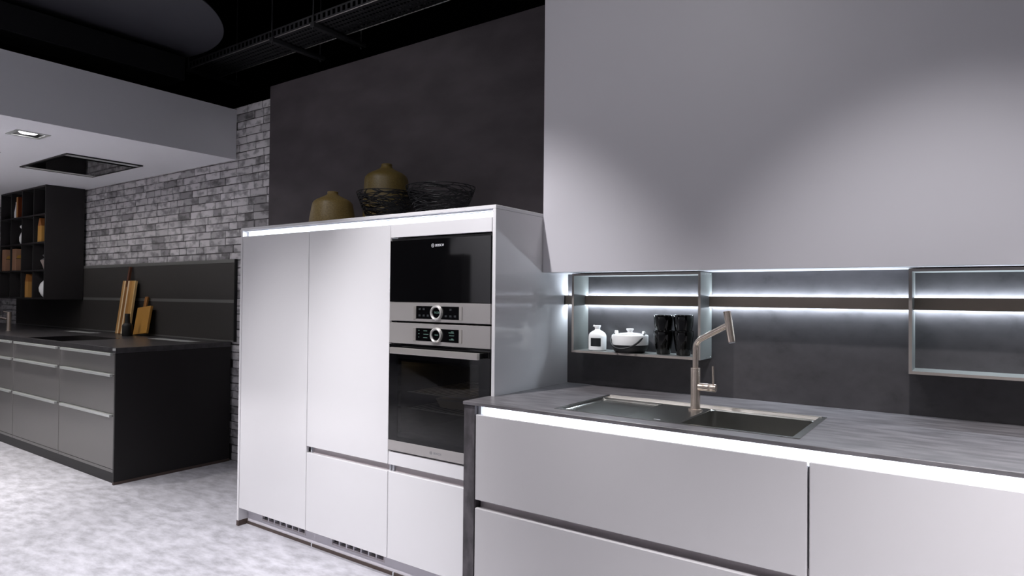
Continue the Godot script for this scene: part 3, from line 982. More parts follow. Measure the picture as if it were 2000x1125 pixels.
func build_shelf_items() -> void:
	var y := 1.0823
	# bottle
	var c := Vector3(1.4185, y, 0.302)
	var t := thing("bottle", "small white ceramic bottle with a square black label on the box shelf", "bottle", c)
	var st := mb()
	lathe(st, [Vector2(0.0, 0.0), Vector2(0.038, 0.0), Vector2(0.041, 0.003), Vector2(0.0412, 0.062), Vector2(0.040, 0.070), Vector2(0.035, 0.079), Vector2(0.026, 0.086), Vector2(0.015, 0.0915), Vector2(0.0115, 0.096), Vector2(0.0125, 0.102), Vector2(0.0155, 0.112), Vector2(0.0148, 0.1135), Vector2(0.0105, 0.102), Vector2(0.0, 0.100)], 44, Transform3D(Basis(), c))
	var b := obj("body", st, M.porcelain, t)
	st = mb()
	tube(st, [c + Vector3(-0.008, 0.108, 0.008), c + Vector3(-0.0155, 0.113, 0.010)], 0.0045, 10)
	obj("lip", st, M.porcelain, b)
	st = mb()
	var r := 0.0416
	for k in 12:
		var a0 := -0.95 + 1.19 * k / 12.0
		var a1 := -0.95 + 1.19 * (k + 1) / 12.0
		# the label faces the camera's left
		var d0 := Vector3(sin(a0 + 0.62), 0, cos(a0 + 0.62))
		var d1 := Vector3(sin(a1 + 0.62), 0, cos(a1 + 0.62))
		for q in [[r, 1.0], [r - 0.0003, -1.0]]:
			var p0: Vector3 = c + d0 * q[0]
			var p1: Vector3 = c + d1 * q[0]
			quad(st, p0 + Vector3(0, 0.020, 0), p1 + Vector3(0, 0.020, 0), p1 + Vector3(0, 0.0575, 0), p0 + Vector3(0, 0.0575, 0), d0 * q[1])
	obj("label", st, M.matte_black, t)
	# teapot
	c = Vector3(1.585, y, 0.311)
	t = thing("teapot", "round white and black teapot with lid knob and drooping black handle on the box shelf", "teapot", c)
	st = mb()
	lathe(st, [Vector2(0.0, 0.0), Vector2(0.056, 0.0), Vector2(0.066, 0.003), Vector2(0.074, 0.012), Vector2(0.079, 0.024), Vector2(0.0805, 0.0345)], 56, Transform3D(Basis(), c))
	lathe(st, [Vector2(0.0805, 0.0345), Vector2(0.0798, 0.0348), Vector2(0.0, 0.0348)], 56, Transform3D(Basis(), c))
	obj("lower_body", st, M.matte_black, t)
	st = mb()
	lathe(st, [Vector2(0.0, 0.0349), Vector2(0.0802, 0.0349), Vector2(0.0805, 0.036), Vector2(0.0805, 0.0735), Vector2(0.079, 0.0768), Vector2(0.074, 0.0785), Vector2(0.060, 0.080), Vector2(0.058, 0.0790), Vector2(0.0, 0.0790)], 56, Transform3D(Basis(), c))
	var ub := obj("upper_body", st, M.porcelain, t)
	st = mb()
	lathe(st, [Vector2(0.0565, 0.0792), Vector2(0.057, 0.0815), Vector2(0.045, 0.0845), Vector2(0.018, 0.0875), Vector2(0.011, 0.089), Vector2(0.0105, 0.092), Vector2(0.016, 0.099), Vector2(0.0168, 0.103), Vector2(0.015, 0.1055), Vector2(0.0, 0.1065)], 40, Transform3D(Basis(), c))
	obj("lid", st, M.porcelain, t)
	# lugs at left-back and right-front that carry the handle
	var ax := Vector3(1, 0, 0)
	for s in [-1.0, 1.0]:
		var at: Vector3 = c + ax * s * 0.066 + Vector3(0, 0.076, 0)
		st = mb()
		var lug := PackedVector2Array([Vector2(-0.012, 0), Vector2(0.012, 0), Vector2(0.008, 0.0165), Vector2(0.0045, 0.0195), Vector2(-0.0045, 0.0195), Vector2(-0.008, 0.0165)])
		var bs := Basis(ax.cross(Vector3.UP).normalized(), Vector3.UP, ax)
		slab(st, lug, -0.005, 0.005, Transform3D(bs, at))
		obj("lug", st, M.porcelain, ub)
	# spout stub to the left
	st = mb()
	lathe(st, [Vector2(0.0095, 0.0), Vector2(0.0085, 0.015), Vector2(0.008, 0.023), Vector2(0.0, 0.023)], 20, Transform3D(Basis(Quaternion(Vector3.UP, Vector3(-0.6, 0.5, -0.5).normalized())), c + Vector3(-0.06, 0.060, -0.045)))
	obj("spout", st, M.porcelain, t)
	# the bail handle lies down in front
	st = mb()
	var arc := []
	var e0 := c + ax * -0.072 + Vector3(0, 0.085, 0)
	var e1 := c + ax * 0.072 + Vector3(0, 0.085, 0)
	var fr := Vector3(0, 0, 1)
	for k in 25:
		var a := PI * k / 24.0
		arc.append(c + Vector3(0, 0.087, 0) - ax * cos(a) * (0.070 + 0.016 * sin(a)) + (fr * 0.098 + Vector3(0, -0.066, 0)) * sin(a))
	tube(st, arc, 0.0042, 10)
	obj("handle", st, M.matte_black, t)
	# four black cups in two stacks
	var first: Node3D = null
	var spots := [[Vector3(1.738, y, 0.302), "lower glossy black cup of the left stack on the box shelf"], [Vector3(1.738, y + 0.0655, 0.302), "upper glossy black cup of the left stack on the box shelf"], [Vector3(1.8285, y, 0.306), "lower glossy black cup of the right stack, behind the tap's arm"], [Vector3(1.8285, y + 0.0675, 0.306), "upper glossy black cup of the right stack, behind the tap's arm"]]
	for s in spots:
		if first == null:
			first = thing("cup", s[1], "cup", s[0], "stacked black cups")
			st = mb()
			var xf := Transform3D(Basis(), s[0])
			lathe(st, [Vector2(0.0, 0.0), Vector2(0.0265, 0.0), Vector2(0.029, 0.002), Vector2(0.034, 0.030), Vector2(0.0395, 0.062), Vector2(0.0418, 0.085), Vector2(0.0425, 0.1015), Vector2(0.0418, 0.1025), Vector2(0.0408, 0.1015), Vector2(0.0402, 0.085), Vector2(0.038, 0.062), Vector2(0.0325, 0.030), Vector2(0.028, 0.006), Vector2(0.0, 0.006)], 44, xf)
			obj("body", st, M.gloss_black, first)
			st = mb()
			var rp := []
			for k in 44:
				rp.append(s[0] + Vector3(cos(TAU * k / 44) * 0.0417, 0.1024, sin(TAU * k / 44) * 0.0417))
			tube(st, rp, 0.0008, 6, true)
			obj("rim", st, M.gloss_black, first)
		else:
			var q: Node3D = first.duplicate()
			q.name = numbered("cup")
			add_child(q)
			q.position = s[0]
			q.set_meta("label", s[1])

# ---------------------------------------------------------------- the dark kitchen on the left
func build_dark_kitchen() -> void:
	var KR := -2.0077
	var t := thing("cabinet_end_panel", "black end panel of the dark kitchen facing the room, on a thin sole", "end panel", Vector3(KR - 0.01, 0, 0.45))
	obj("panel", boxed(Vector3(KR - 0.018, 0.02, 0.022), Vector3(KR, 0.9065, 0.8784), 0.0015), M.graphite, t)
	obj("sole", boxed(Vector3(KR - 0.019, 0.0, 0.022), Vector3(KR + 0.0015, 0.02, 0.880), 0.001), M.sole, t)
	var w := obj("worktop", boxed(Vector3(-7.6, 0.9072, 0.022), Vector3(KR, 0.9452, 0.8784), 0.0012), M.worktop_dark)
	tag(w, "dark slate worktop of the dark kitchen with hob and chopping boards", "worktop")
	t = thing("badge", "tiny silver maker's plate on the front corner of the dark worktop", "badge", Vector3(-2.03, 0.93, 0.879))
	for y in [0.926, 0.934]:
		obj("plate", boxed(Vector3(-2.052, y, 0.8784), Vector3(-2.0095, y + 0.0055, 0.8796)), M.alu, t)
	var labels := ["taupe three-drawer base cabinet beside the black end panel", "taupe three-drawer base cabinet second from the black end panel", "taupe three-drawer base cabinet third from the black end panel, at the left edge"]
	var xs := [[-2.953, -2.028], [-3.909, -2.957], [-4.862, -3.913]]
	for i in 3:
		var x0: float = xs[i][0]
		var x1: float = xs[i][1]
		t = thing("drawer_cabinet", labels[i], "drawer cabinet", Vector3((x0 + x1) * 0.5, 0, 0.5), "taupe drawer cabinets of the dark kitchen")
		obj("body", boxed(Vector3(x0, 0.075, 0.05), Vector3(x1, 0.9065, 0.850)), M.graphite, t)
		for d in [[0.7625, 0.9045], [0.4825, 0.7585], [0.1025, 0.4785]]:
			var f := obj("drawer_front", boxed(Vector3(x0 + 0.0015, d[0], 0.8505), Vector3(x1 - 0.0015, d[1], 0.871), 0.0015), M.taupe, t)
			var st := mb()
			box(st, Vector3(x0 + 0.055, d[1] + 0.0002, 0.853), Vector3(x1 - 0.004, d[1] + 0.0022, 0.874))
			box(st, Vector3(x0 + 0.055, d[1] - 0.016, 0.874), Vector3(x1 - 0.030, d[1] + 0.0022, 0.893), 0.0015)
			obj("handle", st, M.alu, f)
		obj("lower_rail", boxed(Vector3(x0, 0.077, 0.8505), Vector3(x1, 0.0985, 0.868), 0.001), M.taupe, t)
	t = thing("drawer_cabinet", "taupe base cabinet under the tap, past the left edge of the picture", "drawer cabinet", Vector3(-6.2, 0, 0.5))
	obj("body", boxed(Vector3(-7.6, 0.075, 0.05), Vector3(-4.866, 0.9065, 0.871), 0.0015), M.taupe, t)
	t = thing("plinth", "black low plinth under the taupe drawers of the dark kitchen", "plinth", Vector3(-4.8, 0, 0.85))
	obj("board", boxed(Vector3(-7.6, 0.0, 0.835), Vector3(-2.027, 0.0745, 0.858)), M.graphite, t)
	# splashback: two dark boards with light strips, on the brick wall
	t = thing("splashback", "dark grey two-board splashback with pale strips behind the chopping boards", "splashback", Vector3(-4.3, 0.9455, 0.01))
	obj("lower_board", boxed(Vector3(-6.58, 0.956, 0.002), Vector3(-1.978, 1.255, 0.02)), M.graphite_splash, t)
	obj("upper_board", boxed(Vector3(-6.58, 1.281, 0.002), Vector3(-1.978, 1.578, 0.02)), M.graphite_splash, t)
	obj("middle_strip", boxed(Vector3(-6.58, 1.2555, 0.002), Vector3(-1.978, 1.2805, 0.0215)), M.alu_dim, t)
	obj("top_strip", boxed(Vector3(-6.58, 1.5785, 0.002), Vector3(-1.978, 1.606, 0.0225)), M.alu_dim, t)
	obj("bottom_strip", boxed(Vector3(-6.58, 0.9456, 0.002), Vector3(-1.978, 0.9555, 0.0225)), M.alu_dim, t)
	obj("end_profile", boxed(Vector3(-1.9778, 0.9456, 0.002), Vector3(-1.966, 1.606, 0.022)), M.black, t)
	t = thing("induction_hob", "black glass induction hob flush in the dark worktop", "hob", Vector3(-3.33, 0.945, 0.63))
	obj("glass", boxed(Vector3(-3.66, 0.9453, 0.425), Vector3(-2.985, 0.9468, 0.853), 0.0004), M.black_glass, t)
	for x in [[-4.54, -3.96, "slim grey socket strip in the dark worktop left of the chopping boards"], [-2.84, -2.2, "slim grey socket strip in the dark worktop right of the chopping boards"]]:
		t = thing("socket_strip", x[2], "socket strip", Vector3((x[0] + x[1]) * 0.5, 0.945, 0.2), "socket strips in the dark worktop")
		obj("cover", boxed(Vector3(x[0], 0.9453, 0.165), Vector3(x[1], 0.9466, 0.265), 0.0004), M.alu, t)
	# tap at the left edge
	var c := Vector3(-4.928, 0.9455, 0.598)
	t = thing("faucet", "slim steel tap with a straight spout at the left edge of the dark worktop", "faucet", c)
	var st := mb()
	lathe(st, [Vector2(0.0, 0.0), Vector2(0.024, 0.0), Vector2(0.024, 0.004), Vector2(0.02, 0.006), Vector2(0.02, 0.185), Vector2(0.0, 0.187)], 28, Transform3D(Basis(), c))
	obj("body", st, M.steel_warm, t)
	st = mb()
	tube(st, [c + Vector3(-0.01, 0.11, 0), c + Vector3(-0.2, 0.135, 0.05)], 0.011, 14)
	obj("spout", st, M.steel_warm, t)
	st = mb()
	tube(st, [c + Vector3(-0.01, 0.18, 0), c + Vector3(-0.075, 0.188, 0.02)], 0.006, 12)
	obj("lever", st, M.steel_warm, t)
	build_boards()

func build_boards() -> void:
	# long board of glued strips with a dark leather-brown handle
	var t := thing("chopping_board", "tall striped chopping board with dark brown handle leaning on the splashback", "chopping board", Vector3(-3.63, 0.9455, 0.12))
	var up := Vector3(0.0, 1.0, -0.127).normalized()
	var side := Vector3.RIGHT
	var nrm := side.cross(up).normalized()
	var xf := Transform3D(Basis(side, up, nrm), Vector3(-3.755, 0.9478, 0.119))
	var widths := [0.034, 0.024, 0.048, 0.026, 0.052, 0.05, 0.014]
	var lite := [mat(Color(0.72, 0.55, 0.33), 0.5), mat(Color(0.92, 0.82, 0.64), 0.5), mat(Color(0.60, 0.41, 0.20), 0.5), mat(Color(0.90, 0.82, 0.68), 0.5), mat(Color(0.70, 0.5, 0.26), 0.5), mat(Color(0.76, 0.57, 0.31), 0.5), mat(Color(0.9, 0.76, 0.52), 0.5)]
	var x := 0.0
	for i in 7:
		var m: StandardMaterial3D = lite[i]
		var st := mb()
		box(st, Vector3(x, 0, -0.011), Vector3(x + widths[i], 0.498, 0.011), 0.0012, xf)
		obj("strip", st, m, t)
		x += widths[i]
	var st := mb()
	box(st, Vector3(0.078, 0.44, 0.0112), Vector3(0.101, 0.50, 0.0145), 0.001, xf)
	box(st, Vector3(0.078, 0.4985, -0.009), Vector3(0.104, 0.63, 0.0145), 0.003, xf)
	var h := obj("handle", st, mat(Color(0.34, 0.19, 0.11), 0.6), t)
	st = mb()
	lathe(st, [Vector2(0.0, 0.0), Vector2(0.006, 0.0), Vector2(0.006, 0.001), Vector2(0.0, 0.001)], 14, xf * Transform3D(Basis(Vector3.RIGHT, PI / 2), Vector3(0.091, 0.612, 0.0145)))
	obj("hanging_hole", st, M.black, h)
	# small board
	t = thing("chopping_board", "small golden chopping board with a wooden handle beside the tall board", "chopping board", Vector3(-3.31, 0.9455, 0.12))
	up = Vector3(-0.10, 1.0, -0.21).normalized()
	side = Vector3(1, 0.10, 0).normalized()
	nrm = side.cross(up).normalized()
	xf = Transform3D(Basis(side, up, nrm), Vector3(-3.425, 0.9465, 0.112))
	st = mb()
	box(st, Vector3(0, 0, -0.011), Vector3(0.245, 0.25, 0.011), 0.002, xf)
	obj("blade", st, mat(Color(0.74, 0.54, 0.24), 0.5), t)
	st = mb()
	box(st, Vector3(0.098, 0.2495, -0.010), Vector3(0.142, 0.345, 0.010), 0.004, xf)
	obj("handle", st, mat(Color(0.62, 0.41, 0.18), 0.5), t)
	# mill
	var c := Vector3(-3.325, 0.9456, 0.215)
	t = thing("pepper_mill", "dark grey bottle-shaped mill in front of the chopping boards", "mill", c)
	st = mb()
	lathe(st, [Vector2(0.0, 0.0), Vector2(0.039, 0.0), Vector2(0.0415, 0.003), Vector2(0.0415, 0.088), Vector2(0.039, 0.1), Vector2(0.030, 0.110), Vector2(0.024, 0.1155), Vector2(0.0, 0.1155)], 40, Transform3D(Basis(), c))
	obj("body", st, M.mill, t)
	st = mb()
	lathe(st, [Vector2(0.0235, 0.1165), Vector2(0.0215, 0.13), Vector2(0.0205, 0.17), Vector2(0.0215, 0.196), Vector2(0.0205, 0.198), Vector2(0.0, 0.198)], 32, Transform3D(Basis(), c))
	obj("head", st, M.mill, t)

func house(called: String, label: String, x0: float, x1: float, y: float, h: float, z0: float, z1: float, m: Material, side_m: Material) -> void:
	var t := thing(called, label, "wooden house", Vector3((x0 + x1) * 0.5, y, (z0 + z1) * 0.5))
	var w := x1 - x0
	var st := mb()
	box(st, Vector3(x0, y, z0), Vector3(x1, y + h * 0.68, z1), 0.001)
	obj("block", st, m, t)
	# gabled roof whose ridge runs along x's middle
	st = mb()
	var poly := PackedVector2Array([Vector2(-w * 0.5, 0), Vector2(w * 0.5, 0), Vector2(w * 0.08, h * 0.32), Vector2(-w * 0.08, h * 0.32)])
	slab(st, poly, z0, z1, Transform3D(Basis(), Vector3((x0 + x1) * 0.5, y + h * 0.68, 0)))
	obj("gable", st, side_m, t)

func build_cube_shelf() -> void:
	var X0 := -5.962
	var X1 := -4.727
	var Y0 := 1.2565
	var Y1 := 2.4045
	var Z := 0.375
	var t := thing("cube_shelf", "black wall shelf of sixteen open cubes beside the brick wall", "wall shelf", Vector3(-5.34, Y0, 0.2))
	obj("side", boxed(Vector3(X1 - 0.018, Y0, 0.0245), Vector3(X1, Y1, Z), 0.001), M.shelf_black, t)
	obj("side", boxed(Vector3(X0, Y0, 0.0245), Vector3(X0 + 0.018, Y1, Z), 0.001), M.shelf_black, t)
	obj("back", boxed(Vector3(X0 + 0.018, Y0, 0.0245), Vector3(X1 - 0.018, Y1, 0.034)), M.shelf_black, t)
	for k in 5:
		var y := Y0 + (Y1 - Y0 - 0.016) * k / 4.0
		obj("shelf_board", boxed(Vector3(X0 + 0.0182, y, 0.0345), Vector3(X1 - 0.0182, y + 0.016, Z - 0.0005), 0.001), M.shelf_black, t)
	for k in 3:
		var x := X0 + (X1 - X0) * (k + 1) / 4.0
		for r in 4:
			var y := Y0 + (Y1 - Y0 - 0.016) * r / 4.0 + 0.0162
			obj("divider", boxed(Vector3(x - 0.008, y, 0.0345), Vector3(x + 0.008, y + 0.2665, Z - 0.001), 0.001), M.shelf_black, t)
	var fy := []
	for k in 4:
		fy.append(Y0 + (Y1 - Y0 - 0.016) * k / 4.0 + 0.0163)
	# top row
	var b := thing("wooden_block", "upright brown wooden block in the top row of the cube shelf", "wooden block", Vector3(-5.5, fy[3], 0.33))
	obj("block", boxed(Vector3(-5.545, fy[3], 0.20), Vector3(-5.50, fy[3] + 0.222, 0.362), 0.002), M.wood_brown, b)
	obj("end_face", boxed(Vector3(-5.543, fy[3] + 0.002, 0.3622), Vector3(-5.502, fy[3] + 0.220, 0.3635)), M.wood, b)
	var c := Vector3(-5.575, fy[3], 0.345)
	b = thing("bottle", "pale white bottle beside the brown block in the cube shelf", "bottle", c)
	var st := mb()
	lathe(st, [Vector2(0.0, 0.0), Vector2(0.024, 0.0), Vector2(0.026, 0.01), Vector2(0.026, 0.06), Vector2(0.018, 0.11), Vector2(0.013, 0.15), Vector2(0.014, 0.172), Vector2(0.0, 0.173)], 28, Transform3D(Basis(), c))
	obj("body", st, M.porcelain, b)
	# second row
	c = Vector3(-5.425, fy[2], 0.325)
	b = thing("jug", "slim white jug with round stopper in the second row of the cube shelf", "jug", c)
	st = mb()
	lathe(st, [Vector2(0.0, 0.0), Vector2(0.03, 0.0), Vector2(0.043, 0.03), Vector2(0.044, 0.07), Vector2(0.03, 0.115), Vector2(0.016, 0.14), Vector2(0.016, 0.15), Vector2(0.0, 0.15)], 28, Transform3D(Basis(), c))
	obj("body", st, M.porcelain, b)
	st = mb()
	lathe(st, [Vector2(0.012, 0.1505), Vector2(0.036, 0.172), Vector2(0.04, 0.187), Vector2(0.030, 0.200), Vector2(0.0, 0.205)], 28, Transform3D(Basis(), c))
	obj("stopper", st, M.porcelain, b)
	house("wooden_house", "golden gabled wooden house in the second row at the shelf's right end", -4.985, -4.89, fy[2], 0.245, 0.23, 0.352, mat(Color(0.72, 0.54, 0.27), 0.5), mat(Color(0.55, 0.34, 0.17), 0.5))
	# third row
	for q in [[-5.925, "copper-brown bread box in the third row at the shelf's left end"], [-5.628, "copper-brown bread box in the third row, second cube from the left"]]:
		b = thing("bread_box", q[1], "bread box", Vector3(q[0] + 0.05, fy[1], 0.2), "copper-brown bread boxes in the cube shelf")
		obj("body", boxed(Vector3(q[0], fy[1], 0.10), Vector3(q[0] + 0.098, fy[1] + 0.236, 0.366), 0.004), M.wood_copper, b)
		st = mb()
		var arc := PackedVector2Array()
		for k in 13:
			arc.append(Vector2(0.028 * cos(PI * k / 12), 0.034 * sin(PI * k / 12)))
		slab(st, arc, 0.0, 0.0012, Transform3D(Basis(Vector3(0, 0, -1), Vector3.UP, Vector3.RIGHT), Vector3(q[0] + 0.0981, fy[1] + 0.135, 0.328)))
		obj("grip_opening", st, M.tan, b)
		st = mb()
		box(st, Vector3(q[0] + 0.0981, fy[1] + 0.128, 0.11), Vector3(q[0] + 0.0988, fy[1] + 0.134, 0.36))
		obj("lid_seam", st, M.black, b)
	c = Vector3(-4.80, fy[1], 0.335)
	b = thing("pot", "small grey lidded pot half hidden in the third row of the cube shelf", "pot", c)
	st = mb()
	lathe(st, [Vector2(0.0, 0.0), Vector2(0.022, 0.0), Vector2(0.03, 0.04), Vector2(0.05, 0.09), Vector2(0.05, 0.095), Vector2(0.0, 0.095)], 28, Transform3D(Basis(), c))
	obj("body", st, mat(Color(0.55, 0.5, 0.48), 0.4), b)
	st = mb()
	lathe(st, [Vector2(0.046, 0.0955), Vector2(0.02, 0.115), Vector2(0.012, 0.125), Vector2(0.03, 0.14), Vector2(0.03, 0.15), Vector2(0.0, 0.155)], 28, Transform3D(Basis(), c))
	obj("lid", st, mat(Color(0.4, 0.4, 0.41), 0.4), b)
	# bottom row
	house("wooden_house", "tan gabled wooden house in the bottom row of the cube shelf", -5.268, -5.19, fy[0], 0.243, 0.21, 0.362, mat(Color(0.70, 0.52, 0.27), 0.5), mat(Color(0.58, 0.38, 0.18), 0.5))
	c = Vector3(-4.822, fy[0], 0.315)
	b = thing("vase", "round white vase in the bottom right cube of the shelf", "vase", c)
	st = mb()
	lathe(st, [Vector2(0.0, 0.0), Vector2(0.025, 0.0), Vector2(0.05, 0.025), Vector2(0.068, 0.065), Vector2(0.071, 0.1), Vector2(0.06, 0.14), Vector2(0.035, 0.172), Vector2(0.018, 0.18), Vector2(0.0, 0.181)], 36, Transform3D(Basis(), c))
	obj("body", st, M.porcelain, b)
	st = mb()
	tube(st, [c + Vector3(0.018, 0.181, 0), c + Vector3(0, 0.181, 0.018), c + Vector3(-0.018, 0.181, 0), c + Vector3(0, 0.181, -0.018)], 0.002, 6, true)
	obj("rim", st, M.porcelain, b)

# ---------------------------------------------------------------- on top of the tall units
func build_top_decor() -> void:
	var y := 1.7056
	var c := Vector3(-0.085, y, 0.60)
	var t := thing("vase", "squat olive-brown stoneware vase standing alone on the left of the tall cabinets", "vase", c)
	var st := mb()
	lathe(st, [Vector2(0.0, 0.0), Vector2(0.121, 0.0), Vector2(0.126, 0.006), Vector2(0.127, 0.02), Vector2(0.123, 0.05), Vector2(0.113, 0.108), Vector2(0.108, 0.128), Vector2(0.100, 0.139), Vector2(0.085, 0.149), Vector2(0.058, 0.162), Vector2(0.042, 0.170), Vector2(0.031, 0.178), Vector2(0.0285, 0.184)], 64, Transform3D(Basis(), c))
	obj("body", st, M.stoneware, t)
	st = mb()
	lathe(st, [Vector2(0.0285, 0.184), Vector2(0.030, 0.191), Vector2(0.0275, 0.194), Vector2(0.0215, 0.192), Vector2(0.020, 0.16), Vector2(0.0, 0.16)], 36, Transform3D(Basis(), c))
	obj("neck", st, M.stoneware, t)
	c = Vector3(0.135, y, 0.405)
	t = thing("vase", "tall olive-brown stoneware vase standing behind the wire bowls", "vase", c)
	st = mb()
	lathe(st, [Vector2(0.0, 0.0), Vector2(0.125, 0.0), Vector2(0.129, 0.006), Vector2(0.1295, 0.02), Vector2(0.127, 0.16), Vector2(0.122, 0.262), Vector2(0.117, 0.281), Vector2(0.106, 0.294), Vector2(0.086, 0.307), Vector2(0.056, 0.321), Vector2(0.040, 0.329), Vector2(0.0315, 0.339), Vector2(0.0295, 0.346)], 64, Transform3D(Basis(), c))
	obj("body", st, M.stoneware_dark, t)
	st = mb()
	lathe(st, [Vector2(0.0295, 0.346), Vector2(0.031, 0.353), Vector2(0.0285, 0.357), Vector2(0.0225, 0.355), Vector2(0.02, 0.32), Vector2(0.0, 0.32)], 36, Transform3D(Basis(), c))
	obj("neck", st, M.stoneware_dark, t)
	wire_bowl(Vector3(0.405, y, 0.665), 0.145, 0.135, 0.08, 3, "black woven wire bowl in front of the tall stoneware vase")
	wire_bowl(Vector3(0.715, y, 0.600), 0.168, 0.145, 0.09, 9, "wider black woven wire bowl right of the vases")

func wire_bowl(c: Vector3, R: float, H: float, base: float, sd: int, label: String) -> void:
	var t := thing("wire_bowl", label, "bowl", c, "black wire bowls on the tall cabinets")
	var rng := RandomNumberGenerator.new()
	rng.seed = sd
	var rad := func(s: float) -> float: return base + (R - base) * pow(s, 0.62)
	var st := mb()
	var pts := []
	for k in 64:
		var a := TAU * k / 64
		pts.append(c + Vector3(cos(a) * R, H, sin(a) * R))
	tube(st, pts, 0.0024, 6, true)
	obj("rim", st, M.wire, t)
	st = mb()
	for q in 96:
		var a0 := rng.randf() * TAU
		var span := rng.randf_range(0.7, 1.7) * (1.0 if q % 2 == 0 else -1.0)
		var s0 := rng.randf_range(0.0, 0.85)
		var s1 := clampf(s0 + rng.randf_range(0.1, 0.6), 0.0, 1.0)
		var wob := rng.randf_range(-0.12, 0.12)
		var line := []
		for k in 15:
			var f := k / 14.0
			var s := clampf(lerpf(s0, s1, f) + wob * sin(f * PI * 2.0), 0.01, 1.0)
			var a := a0 + span * f
			var r: float = rad.call(s)
			line.append(c + Vector3(cos(a) * r, 0.003 + s * (H - 0.003), sin(a) * r))
		tube(st, line, 0.0024, 5)
	for q in 10:
		var a0 := TAU * q / 10.0 + rng.randf() * 0.2
		var line := []
		for k in 7:
			var f := k / 6.0
			line.append(c + Vector3(cos(a0) * base * (1.0 - 2.0 * f), 0.003, sin(a0) * base * (1.0 - 2.0 * f) + 0.01 * sin(f * PI)))
		tube(st, line, 0.0024, 5)
	for q in 9:
		var s := 0.04 + 0.105 * q
		var line := []
		var ph := rng.randf() * TAU
		for k in 48:
			var a := TAU * k / 48
			var ss := clampf(s + 0.05 * sin(2.0 * a + ph), 0.01, 1.0)
			var r: float = rad.call(ss)
			line.append(c + Vector3(cos(a) * r, 0.003 + ss * (H - 0.003), sin(a) * r))
		tube(st, line, 0.0024, 5, true)
	var w := obj("wire_weave", st, M.wire, t)
	w.set_meta("kind", "stuff")

